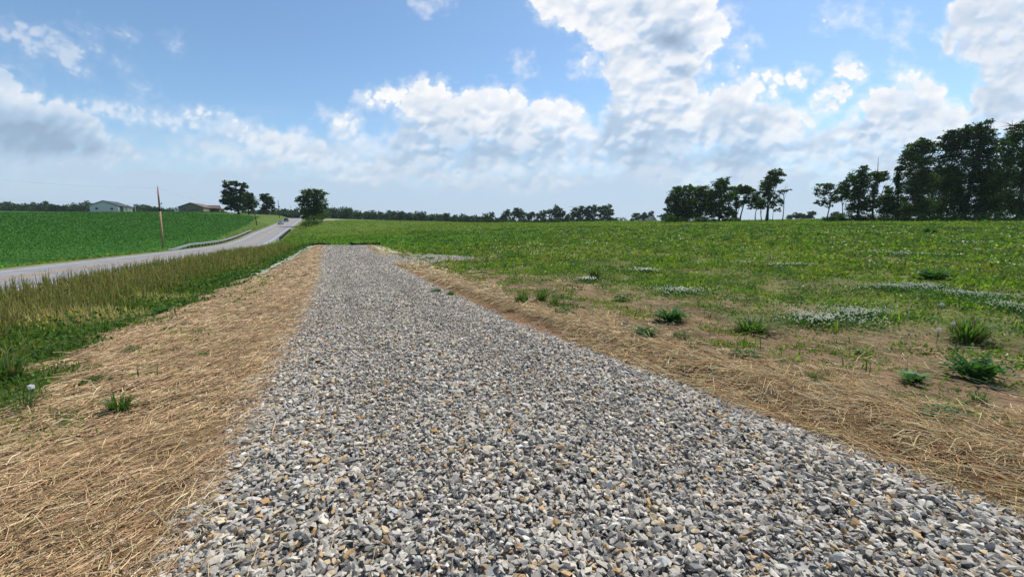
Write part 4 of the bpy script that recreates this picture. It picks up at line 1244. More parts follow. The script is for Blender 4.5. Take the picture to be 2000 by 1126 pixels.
# ------------------------------------------------------------------ far woods that read as one mass
def wood(name, prof, y0, label, seed, step=5.5, leaf=1.25, pal='dark'):
    rg = np.random.default_rng(seed); allp = []
    us = np.arange(prof[0][0], prof[-1][0], step); P = np.array(prof)
    for u in us:
        u = u + rg.normal(0, 2)
        top = np.interp(u, P[:, 0], P[:, 1]) + rg.normal(0, 2.3) + .8
        y = y0 + rg.uniform(-15, 25)
        w = rg.uniform(5, 9)
        g = at(u, 430, y); zb = h1(g.x, g.y)
        tz = at(u, top, y).z
        hgt = max(tz - zb, 3)
        r = w * y / FPX
        bl = [(g.x, y, tz - hgt * .25, r * .8, r * .8, hgt * .25), (g.x + rg.normal(0, .3) * r, y, zb + hgt * .5, r, r, hgt * .33), (g.x + rg.normal(0, .4) * r, y - 1, zb + hgt * .22, r * 1.05, r, hgt * .25)]
        k = math.exp(rg.normal(0, .22))
        pl = [tuple(np.array(c) * k) for c in PAL[pal]]
        allp.append(crown_arrays(bl, 620, leaf * 1.35, pl, rg, .5, 1.0, per=10))
    V = []; F = []; C = []; b = 0
    for v, f, c in allp: V.append(v); F.append(f[0] + b); C.append(c); b += len(v)
    return tag(link(name, np_mesh(name, np.concatenate(V), [np.concatenate(F)], np.concatenate(C)), M['leaf']), label, 'wood', kind='stuff')


wood('distant_wood', [(-120, 396), (0, 397), (15, 394), (40, 399), (55, 398), (66, 393), (80, 396), (95, 394), (120, 399), (145, 402), (158, 397), (175, 395), (190, 395), (200, 400), (250, 403), (270, 403), (290, 401), (320, 406), (350, 408), (380, 409), (430, 411), (445, 411)], 430, 'dark wood along the horizon behind the two low houses', 41, leaf=1.1)
wood('distant_wood', [(480, 413), (500, 412), (510, 409), (520, 411), (540, 410), (560, 409), (580, 408), (595, 410), (640, 411)], 400, 'blue-green wood on the skyline behind the road crest', 42)
wood('distant_wood', [(632, 410), (645, 405), (655, 404), (662, 406), (672, 405), (685, 408), (705, 411), (715, 413), (730, 412), (745, 415), (760, 413), (775, 414), (788, 411), (800, 415), (815, 416), (825, 418), (840, 418), (850, 420), (865, 417), (880, 422), (890, 421), (905, 417), (918, 419), (930, 421), (945, 423), (958, 424)], 420, 'long wood along the skyline in the middle of the picture', 43)

wood('hedgerow', [(942, 427.5), (975, 426), (1000, 428), (1040, 427), (1075, 428), (1110, 426.5), (1150, 426), (1195, 427), (1205, 429)], 328, 'low dark undergrowth along the foot of the far single trees', 44, step=4, leaf=.7)

# ------------------------------------------------------------------ utility poles
def upole(d, s, top_h, label, lean=0, kind=0, base=None):
    p = base if base is not None else road_pt(d, s)
    p = Vector((p.x, p.y, h1(p.x, p.y)))
    o = empty('utility_pole', p, label, 'utility pole', 'utility poles along the road')
    o.rotation_euler = (0, R(lean), 0)
    if kind == 1:
        MB().tube([(0, 0, -.5), (0, 0, top_h * .62)], [.125, .115], 12).build('pole', M['pole'], o, True)
        MB().tube([(0, 0, top_h * .62), (0, 0, top_h * .66 + .2)], [.121, .121], 12).build('band', M['black'], o, True)
        MB().tube([(0, 0, top_h * .66 + .2), (0, 0, top_h * .985)], [.115, .09], 12).build('pole_sleeve', M['polered'], o, True)
        MB().tube([(0, 0, top_h * .985), (0, 0, top_h * 1.02)], [.05, .04], 8).box(-.03, .03, -.03, .03, top_h * 1.015, top_h * 1.035).build('pin_insulator', M['steel'], o)
        MB().tube([(.12, 0, top_h * .74), (.34, 0, top_h * .745)], [.03, .03], 6).box(.30, .38, -.04, .04, top_h * .735, top_h * .765).build('bracket', M['steel'], o)
    else:
        MB().tube([(0, 0, -.5), (0, 0, top_h)], [.17, .12], 10).build('pole', M['bark'], o, True)
        MB().tube([(0, 0, top_h), (0, 0, top_h + .18)], [.04, .05], 6).build('pin_insulator', M['steel'], o)
        if kind == 2:
            MB().tube([(.42, 0, top_h * .60), (.42, 0, top_h * .60 + .95)], [.27, .27], 12).tube([(.42, 0, top_h * .60 + .95), (.42, 0, top_h * .60 + 1.1)], [.09, .06], 8).box(.1, .42, -.05, .05, top_h * .63, top_h * .66).build('transformer', M['steel'], o, True)
    return o, p


a_, q_, z_ = ray(319, 485)
pp = Vector((a_ / q_ * 58, 58, 0)); pp.z = h1(pp.x, pp.y)
htop = at(307, 367, 58).z - pp.z
o1, p1 = upole(0, 0, htop, 'tan wooden pole with reddish upper part and black band beside the near road bend', 2.1, 1, pp)
o2, p2 = upole(-7.5, 152, 7.4, 'dark pole leaning left beside the smaller tree at the road', -6.5)
o3, p3 = upole(-6.8, 222, 9.2, 'dark upright pole carrying a transformer can near the road crest', 0, 2)
o4, p4 = upole(-6.5, 300, 9.0, 'farthest thin pole beyond the road crest')
o5, p5 = upole(9, 262, 9.0, 'thin far pole on the right side of the road beyond the crest')


def cable(pa, pb, sag, label, r=.004):
    pts = []
    for i in range(25):
        t = i / 24; p = pa.lerp(pb, t); p.z -= sag * 4 * t * (1 - t); pts.append(p)
    o = MB().tube(pts, r, 5).build('overhead_cable', M['cable'])
    return tag(o, label, 'cable', 'overhead cables')


top1 = p1 + Vector((htop * .037, 0, htop + .02))
off = at(-420, 290, 45)
cable(off, top1, 1.0, 'thin cable running from the near pole out of the left edge, upper of two')
off2 = at(-420, 345, 45)
cable(off2, p1 + Vector((htop * .027, 0, htop * .74)), .8, 'thin cable running from the near pole out of the left edge, lower of two')
o6 = None
cable(p1 + Vector((htop * .037, 0, htop + .02)), p2 + Vector((-.85, 0, 7.4)), 1.6, 'thin cable between the near pole and the leaning pole', .005)
cable(p2 + Vector((-.85, 0, 7.4)), p3 + Vector((0, 0, 9.3)), 1.4, 'thin cable between the leaning pole and the transformer pole', .009)
cable(p3 + Vector((0, 0, 9.3)), p4 + Vector((0, 0, 9.1)), 1.2, 'thin cable beyond the transformer pole', .01)

# ------------------------------------------------------------------ guardrails
def rail(d, s0, s1, label, taper_near, side):
    n = int((s1 - s0) / 1.9)
    ss = np.linspace(s0, s1, n * 2 + 1)
    base = road_pt(d, s0); base.z = h1(base.x, base.y)
    o = empty('guardrail', base, label, 'guardrail', 'guardrails along the road')
    prof = [(-.02, -.155), (.045, -.115), (.045, -.06), (-.015, -.02), (-.015, .02), (.045, .06), (.045, .115), (-.02, .155)]
    prof = prof + [(a - .006, b) for a, b in prof[::-1]]
    vs, fs = [], []; k = len(prof)
    for i, s in enumerate(ss):
        f = 1.0
        if taper_near: f = sst(0, 11, s - s0)
        zc = .02 + .56 * float(f)
        for a, b in prof:
            p = road_pt(d + side * a * 1.6, s) - base
            g = h1(p.x + base.x, p.y + base.y) - base.z
            vs.append((p.x, p.y, g + zc + b))
    for i in range(len(ss) - 1):
        for j in range(k): fs.append((i * k + j, i * k + (j + 1) % k, (i + 1) * k + (j + 1) % k, (i + 1) * k + j))
    fs += [tuple(range(k)), tuple((len(ss) - 1) * k + j for j in range(k))[::-1]]
    MB().add(vs, fs).build('rail_beam', M['steel'], o)
    for i in range(1, n * 2, 2):
        f = float(sst(0, 11, ss[i] - s0)) if taper_near else 1
        if f < .5: continue
        p = road_pt(d - side * .17, ss[i]); g = h1(p.x, p.y)
        po = MB().box(-.085, .085, -.1, .1, -.3, .72 * f).build('post', M['postw'], o)
        po.location = Vector((p.x, p.y, g)) - base; po.rotation_euler = (0, 0, math.atan(-1 / ROAD_K) + R(90))
    return o, base, ss


rail(-4.75, 57, 121, 'long guardrail with tapered near end on the crop side of the road', True, 1)
ro, rb, rs = rail(4.75, 93, 126, 'short guardrail on the grass bank side of the road, seen from behind', False, -1)
p = road_pt(4.75, 92.6) - rb
e_ = MB().box(-.09, .09, -.04, .04, -.05, .95).build('end_terminal', M['white'], ro); e_.location = (p.x, p.y, h1(p.x + rb.x, p.y + rb.y) - rb.z)


# ------------------------------------------------------------------ silt fence
def silt(pts, label):
    P = [ground_at(u, v)[0] for u, v, h in pts]
    Hh = [h for *_, h in pts]
    # straight run at the crest
    base = P[0].copy()
    o = empty('silt_fence', base, label, 'silt fence', 'silt fences at the end of the driveway')
    V = []; m = 9
    fine = []
    for i in range(len(P) - 1):
        for j in range(m): 
            t = j / m; fine.append((P[i].lerp(P[i + 1], t), Hh[i] * (1 - t) + Hh[i + 1] * t - .10 * math.sin(math.pi * t) * min(Hh[i], Hh[i + 1])))
    fine.append((P[-1], Hh[-1]))
    n = len(fine)
    for i, (p, h) in enumerate(fine):
        g = h1(p.x, p.y); w = .05 * math.sin(i * 1.3)
        for t, k in ((-.25, 0), (0, .0), (.35, .06), (.7, -.03), (1, .02)):
            V.append((p.x - base.x, p.y - base.y + (k + w) * .8 * (t > 0), g - base.z + (h * t if t > 0 else t)))
    F = []
    for i in range(n - 1):
        for j in range(4): F.append((i * 5 + j, i * 5 + j + 1, (i + 1) * 5 + j + 1, (i + 1) * 5 + j))
    f = MB().add(V, F).build('fabric', M['fabric'], o)
    sm = f.modifiers.new('thickness', 'SOLIDIFY'); sm.thickness = .012
    for p, h in zip(P, Hh):
        g = h1(p.x, p.y)
        s = MB().tube([(0, .03, -.3), (0, .03, h + .10)], .02, 6).build('stake', M['stake'], o)
        s.location = (p.x - base.x, p.y - base.y, g - base.z)
    return o


def at_ground_y(u, y):
    a, q, _ = ray(u, 476); return (a / q * y)


def silt_run(us, hs, y, label):
    global ground_at
    o_ = ground_at
    pts = []
    tmp = {}
    for i, (u, h) in enumerate(zip(us, hs)): tmp[i] = Vector((at_ground_y(u, y), y + .15 * math.sin(i * 2.1), 0))
    def fake(i, v):
        p = tmp[i]; return Vector((p.x, p.y, h1(p.x, p.y))), 0
    ground_at = fake
    r = silt([(i, 0, h) for i, h in enumerate(hs)], label)
    ground_at = o_
    return r


silt_run((563, 590, 607, 622, 645), (.14, .20, .24, .28, .16), 47.6, 'black fabric silt fence left of the driveway end, sagging along the grass')
silt_run((684, 697, 712, 726, 742), (.36, .18, .28, .22, .46), 48.0, 'black fabric silt fence right of the driveway end, pulled up at its right stake')


# erosion netting lying at the edge of the straw
def netting(pts, w, label):
    P = [Vector((x, y, 0)) for x, y in pts]; base = P[0].copy(); base.z = h1(base.x, base.y)
    V = []; F = []; fine = []
    for i in range(len(P) - 1):
        for j in range(14): fine.append(P[i].lerp(P[i + 1], j / 14))
    fine.append(P[-1])
    for i, p in enumerate(fine):
        for j in range(6):
            x = p.x + (j / 5 - .5) * w * (1 + .5 * math.sin(i * .9)) + .12 * math.sin(i * .7); y = p.y
            V.append((x - base.x, y - base.y, h1(x, y) - base.z + .05 + .05 * math.sin(i * 1.1 + j) + .04 * random.random()))
    for i in range(len(fine) - 1):
        for j in range(5): F.append((i * 6 + j, i * 6 + j + 1, (i + 1) * 6 + j + 1, (i + 1) * 6 + j))
    o = MB().add(V, F).build('erosion_netting', M['net'])
    for i, v in enumerate(o.data.vertices): pass
    off_ = base
    o.location = base
    m = o.modifiers.new('thickness', 'SOLIDIFY'); m.thickness = .01
    return tag(o, label, 'netting', 'erosion netting beside the driveway')


netting([(gl(y) - ip(SW, y) + .05, y) for y in (21, 26, 31, 36, 41, 45)], .55, 'rumpled pale netting along the verge edge of the straw strip')
netting([(gr(y) + k, y) for y, k in ((31, 2.1), (35, 1.9), (39, 1.3), (44, .8))], 1.3, 'pale green netting right of the driveway end beyond the side branch')

# ------------------------------------------------------------------ houses
def house(name, u0, y0, th, W, L, he, hr, wall, roof, label, cat, wins=(), over=.45, lift=0.):
    a, q, _ = ray(u0, 416)
    p = Vector((a / q * y0, y0, 0)); c = Vector((math.cos(th), math.sin(th), 0)); e = Vector((-math.sin(th), math.cos(th), 0))
    mid = p + c * W / 2 + e * L / 2
    zb = min(h1((p + c * W * i + e * L * j).x, (p + c * W * i + e * L * j).y) for i in (0, 1) for j in (0, 1))
    p.z = zb + lift
    o = empty(name, p, label, cat, None, th)
    MB().prism([(0, -.6), (W, -.6), (W, he), (W / 2, hr), (0, he)], 0, L).build('wall', wall, o)
    m = MB(); t = .16; sl = (hr - he) / (W / 2)
    for s in (0, 1):
        x0, x1 = (-over, W / 2) if s == 0 else (W + over, W / 2)
        z0, z1 = he - over * sl + .03, hr + .03
        m.prism([(x0, z0), (x1, z1), (x1, z1 + t), (x0, z0 + t)], -over, L + over)
    m.build('roof', roof, o)
    tr = MB()
    for s in (0, 1):
        x0, x1 = (-over, W / 2) if s == 0 else (W + over, W / 2)
        z0, z1 = he - over * sl - .12, hr - .12
        tr.prism([(x0, z0), (x1, z1), (x1, z1 + .14), (x0, z0 + .14)], -over - .04, -over + .02)
    tr.build('fascia', M['trim'], o)
    for (x, z, w, h) in wins:
        f = MB().box(x - w / 2 - .09, x + w / 2 + .09, -.05, -.005, z - h / 2 - .09, z + h / 2 + .09).build('window', M['trim'], o)
        MB().box(x - w / 2, x + w / 2, -.07, -.04, z - h / 2, z + h / 2).build('pane', M['glass'], f)
    return o


hz = 416
th1 = R(25)
b1 = house('pole_barn', 176.5, 220, th1, 11.6, 17.4, 3.1, 5.6, M['barnwall'], M['barnroof'], 'pale grey metal-sided house with dark roof behind the crop, left of the pole', 'house',
           ((2.8, 1.45, .9, .9), (8.9, 1.45, .9, .9)), lift=.3)
# porch on the long side: painted recess shade, wall panel, door and posts
MB().box(11.6, 11.66, 2.0, 7.2, 0, 2.5).build('painted_recess_shade', M['tanwall'], b1)  # flat panel; the recess's shade is put into its darker colour
MB().box(11.6, 11.72, 7.2, 17.3, -.3, 2.75).build('side_panel', M['white'], b1)
MB().box(11.66, 11.72, 3.6, 4.5, 0, 2.05).build('door', M['trim'], b1)
MB().box(11.72, 11.78, 9.6, 10.6, .9, 1.9).build('window', M['glass'], b1)
MB().box(11.6, 13.6, 1.2, 17.5, 2.72, 2.86).build('porch_roof', M['barnroof'], b1)
for yy in (1.4, 6.9, 12.2, 17.2):
    MB().box(13.3, 13.45, yy, yy + .15, -.6, 2.72).build('porch_post', M['white'], b1)

th2 = R(20)
b2 = house('bungalow', 350, 220, th2, 10.9, 19, 2.8, 5.0, M['tanwall'], M['tanroof'], 'taupe house with brown roof and gabled porch wing, beside the biggest tree', 'house',
           ((2.6, 1.6, .9, 1.0), (8.0, 1.55, .9, 1.1)), lift=.3)
MB().box(4.6, 6.4, -.5, -.02, -.3, 1.5).build('hatch', M['tanroof'], b2)
MB().prism([(9.0, 2.5), (14.2, 2.5), (14.2, 2.62), (9.0, 2.62)], 9.5, 19).build('porch_roof', M['tanroof'], b2)
pw = MB(); pw.add([(10.4, 12.2, 2.6), (14.3, 12.2, 2.6), (14.3, 18.8, 2.6), (10.4, 18.8, 2.6), (8.2, 15.5, 4.5), (14.4, 15.5, 4.5)], [(0, 1, 5, 4), (2, 3, 4, 5), (1, 2, 5), (0, 4, 3), (0, 3, 2, 1)]); pw.build('porch_gable', M['tanroof'], b2)
MB().box(10.92, 13.8, 16.2, 18.6, -.5, 2.5).build('wing_wall', M['tanwall'], b2)
MB().box(13.8, 13.86, 16.9, 17.8, 0, 2.05).build('door', M['trim'], b2)
for yy in (9.7, 12.4, 15.2):
    MB().box(13.6, 13.75, yy, yy + .15, -.6, 2.5).build('porch_post', M['trim'], b2)
MB().box(10.9, 10.97, 11, 15.8, 0, 2.3).build('painted_porch_shade', M['trim'], b2)  # dark sheet over the taupe wall, painting the shade under the porch roof

b3 = house('farmhouse', 1270, 345, R(35), 9, 12, 4.2, 7.6, M['greyhouse'], M['greyroof'], 'grey farmhouse roof half hidden by far trees on the skyline', 'house', ((2.4, 3.0, 1, 1.3), (6.2, 3.0, 1, 1.3)), lift=.2)
MB().box(5.2, 6.0, 5, 5.8, 6.0, 8.6).build('chimney', M['tanwall'], b3)
b4 = house('shed', 506, 228, R(28), 5, 7, 2.2, 3.7, M['trim'], M['barnroof'], 'dark-roofed shed between the trees left of the road', 'shed', ((2.5, 1.2, .8, .8),))
# camper beside the taupe house
a, q, _ = ray(341, 416); cp_ = Vector((a / q * 226, 226, 0)); cp_.z = h1(cp_.x, cp_.y)
cv = empty('camper', cp_, 'small white camper trailer parked left of the taupe house', 'camper', None, R(15))
MB().prism([(0, .55), (2.6, .55), (2.75, 1.2), (2.55, 2.4), (.25, 2.5), (-.1, 1.6)], 0, 2.1).build('body', M['white'], cv)
MB().box(.6, 1.5, -.03, -.002, 1.4, 2.0).build('window', M['glass'], cv)
for s in (-.04, 2.0): MB().tube([(1.3, s, .33), (1.3, s + .16, .33)], .33, 14).build('wheel', M['tyre'], cv)
MB().box(2.6, 3.5, .95, 1.1, .5, .58).build('tow_bar', M['trim'], cv)


# ------------------------------------------------------------------ cars (facing the camera, driving down the left lane)
def car(d, s, paint, label, facing=1, suv=False):
    p = road_pt(d, s, .01)
    rz = math.atan2(-ROAD_K * 1.0, 1.0)
    o = empty('car', p, label, 'car', 'cars on the road', rz + (0 if facing > 0 else math.pi))
    sl = (np.interp(s + 2, RDs[:, 0], RDs[:, 1]) - np.interp(s - 2, RDs[:, 0], RDs[:, 1])) / 4
    o.rotation_euler = (math.atan(sl) * facing, 0, rz + (0 if facing > 0 else math.pi))
    w = .92; hh = 1.68 if suv else 1.46
    # side profile from bumper (y=-2.3) to tail, lofted across with narrower top
    low = [(-2.30, .32), (-2.34, .62), (-2.22, .78), (-1.15, .96), (1.55, 1.0), (2.2, .95), (2.3, .6), (2.25, .32)]
    def loft(prof, wf, name, mat, par):
        vs, fs = [], []
        n = len(prof); xs = (-1, -.86, .86, 1)
        for xi in xs:
            for (y, z) in prof:
                k = 1.0 if abs(xi) < .95 else .97
                vs.append((xi * wf(z), y * k, z if abs(xi) < .95 else .32 + (z - .32) * .96 if z < 1.02 else z - .03))
        for i in range(3):
            for j in range(n): fs.append((i * n + j, i * n + (j + 1) % n, (i + 1) * n + (j + 1) % n, (i + 1) * n + j))
        fs += [tuple(range(n)), tuple(3 * n + j for j in range(n))[::-1]]
        return MB().add(vs, fs).build(name, mat, par, False)
    loft(low, lambda z: w - .04 * max(0, z - .6), 'body', paint, o)
    r2 = 1.9 if suv else 1.35
    cab = [(-1.2, .95), (-.45, hh - .06), (-.1, hh), (.9 if not suv else 1.5, hh), (r2 + .35, .98)]
    loft(cab, lambda z: w - .05 - .30 * max(0, z - .95), 'cabin', M['glass'], o)
    rf = [(-.42, hh - .055), (-.1, hh + .012), (.9 if not suv else 1.5, hh + .012), (1.15 if not suv else 1.75, hh - .12), (.9, hh - .1), (-.1, hh - .1)]
    loft(rf, lambda z: w - .05 - .29 * max(0, z - .95), 'roof', paint, o)
    for sx in (-1, 1):
        for yy in (-1.42, 1.4):
            wh = MB().tube([(sx * (w - .20), yy, .32), (sx * (w + .005), yy, .32)], .32, 16).build('wheel', M['tyre'], o)
            MB().tube([(sx * (w - .02), yy, .32), (sx * (w + .015), yy, .32)], .19, 12).build('rim', M['steel'], wh)
        MB().box(sx * .60 - .2, sx * .60 + .2, -2.36, -2.2, .62, .76).build('headlight', M['lamp'], o)
        MB().box(sx * (w + .02) - .09, sx * (w + .02) + .09, -1.0, -.85, .95, 1.1).build('mirror', paint, o)
    MB().box(-.38, .38, -2.37, -2.28, .5, .68).build('grille', M['black'], o)
    MB().box(-.75, .75, -2.36, -2.25, .34, .44).build('bumper', M['black'], o)
    MB().box(-.16, .16, -2.385, -2.34, .44, .54).build('number_plate', M['white'], o)
    return o


car(-1.75, 172, M['silver'], 'silver car driving towards the camera, nearer of the two on the hill')
car(-1.75, 197, M['blue'], 'dark car following the silver one down the hill', suv=True)
car(1.75, 262, M['white'], 'white car just over the crest of the road', -1, True)

# ------------------------------------------------------------------ summer haze
hm, nt, out = nmat('summer_haze')
vol = N(nt, 'ShaderNodeVolumePrincipled', {'Color': (.72, .86, 1.0, 1), 'Density': .0001, 'Anisotropy': .25})
nt.links.new(vol.outputs[0], out.inputs['Volume'])
MB().box(-1700, 1700, -1700, 1700, -12, 60).build('haze', hm)['kind'] = 'stuff'

# ------------------------------------------------------------------ sky: Nishita sky with a cloud cover computed here
SUN_EL, SUN_AZ = R(56), R(38)
SKY_W, SKY_H = 4096, 2048
CLOUDS = [  # centre u, v, radii, rotation, weight: where the cloud banks stand in the sky
    (1110, 10, 80, 40, 20, 1.1), (1210, 40, 110, 65, 25, 1.15), (1335, 45, 85, 65, 0, 1.2), (1255, 125, 70, 60, 0, 1.1), (1275, 195, 80, 60, 0, 1.15), (1340, 215, 60, 40, 15, 1.0),
    (1345, 110, 50, 35, 0, .9), (1265, 265, 90, 70, 0, .9), (1145, 125, 26, 16, -50, .6), (1360, 120, 22, 16, 0, .6), (1310, 80, 70, 50, 0, .9), (1295, 150, 60, 40, 0, .8), (1220, 215, 30, 30, 0, .8),
    (765, 178, 34, 24, -10, 1.0), (735, 195, 34, 18, 15, .85), (800, 210, 36, 26, 40, .9), (838, 178, 36, 28, 0, 1.1), (875, 190, 30, 22, 0, 1.0), (865, 235, 60, 50, 20, 1.15), (950, 225, 50, 50, 0, 1.1), (1005, 215, 40, 35, 0, 1.0),
    (1020, 255, 80, 50, 0, 1.1), (1105, 235, 50, 34, 0, 1.0), (1150, 250, 36, 26, 0, .9), (1000, 300, 160, 45, 0, .9), (840, 290, 90, 40, 10, .75), (665, 240, 44, 14, 22, .7), (1210, 285, 80, 32, 0, .8),
    (1425, 195, 36, 28, -20, 1.05), (1475, 175, 55, 26, -20, 1.0), (1555, 155, 38, 18, 0, .95), (1425, 245, 55, 55, 0, 1.15), (1500, 260, 70, 50, 0, 1.1), (1450, 315, 80, 45, 0, .85), (1660, 140, 28, 24, 0, .9),
    (1625, 192, 48, 24, -25, .85), (1772, 165, 30, 28, 0, 1.0), (1815, 185, 36, 28, 0, .85), (1775, 225, 75, 50, 0, 1.05), (1690, 262, 80, 36, 0, .9), (1640, 295, 100, 36, 0, .75), (1835, 240, 50, 40, 0, .95),
    (1750, 136, 16, 8, -25, .6), (1462, 95, 20, 18, -40, .6), (1438, 128, 12, 14, -30, .5), (1400, 45, 10, 26, -20, .6), (1428, 40, 10, 20, -20, .55),
    (1960, 50, 105, 80, 20, 1.25), (1900, 90, 70, 36, 22, 1.15), (1990, 130, 70, 55, 0, 1.2), (1975, 215, 75, 46, 0, 1.05), (2080, 100, 120, 200, 0, 1.2),
    (1610, 40, 18, 10, -50, .45), (1660, 28, 40, 8, -12, .42), (1770, 55, 22, 12, -50, .45), (1688, 44, 9, 9, 0, .4), (1020, 128, 14, 9, 20, .5), (850, 5, 24, 8, 0, .35),
    (60, 75, 85, 24, 18, .72), (130, 105, 60, 26, 42, .62), (180, 92, 36, 10, 28, .5), (165, 60, 38, 9, 22, .5), (242, 75, 26, 13, 40, .68), (333, 82, 14, 10, 40, .6), (248, 127, 20, 8, 25, .5), (30, 132, 44, 7, 12, .45), (278, 173, 14, 6, 30, .4),
    (40, 215, 110, 32, 22, 1.1), (140, 250, 110, 36, 28, 1.15), (230, 292, 70, 20, 22, .95), (40, 270, 130, 50, 5, 1.1), (150, 300, 120, 20, 8, .9), (310, 304, 26, 10, 10, .75), (-60, 220, 120, 90, 0, 1.0),
    (200, 212, 120, 16, 6, .6), (330, 238, 110, 18, 6, .7), (390, 222, 46, 14, 12, .95), (440, 242, 50, 20, 15, .95), (490, 252, 34, 16, 20, .9), (540, 285, 90, 26, 12, .85), (640, 310, 100, 32, 10, .75), (700, 280, 60, 22, 20, .7), (430, 300, 120, 24, 8, .55),
    (600, 300, 60, 24, 15, .68), (700, 330, 70, 24, 10, .68), (780, 320, 70, 30, 10, .68), (905, 330, 90, 34, 0, .68), (1040, 335, 100, 34, 0, .68), (1170, 310, 60, 30, 0, .68), (1230, 250, 30, 24, 0, .68),
    (1345, 270, 40, 36, 0, .68), (1330, 330, 90, 34, 0, .68), (1560, 240, 40, 26, 0, .8), (1545, 300, 60, 36, 0, .68), (1370, 310, 26, 30, 0, .68), (1730, 310, 80, 30, 0, .68), (1700, 205, 30, 20, -20, .7), (1880, 250, 50, 40, 0, .68),
]


# <cl>
def blur(a, r):
    for ax in (0, 1):
        for _ in range(2):
            p = np.pad(a, [(r + 1, r) if i == ax else (0, 0) for i in (0, 1)], mode='edge').cumsum(ax)
            a = (np.take(p, range(2 * r + 1, p.shape[ax]), ax) - np.take(p, range(0, p.shape[ax] - 2 * r - 1), ax)) / (2 * r + 1)
    return a


def shift(a, dx, dy):
    """value found at (+dx,+dy) grid cells"""
    h, w = a.shape
    return a[np.clip(np.arange(h) + int(round(dy)), 0, h - 1)][:, np.clip(np.arange(w) + int(round(dx)), 0, w - 1)]


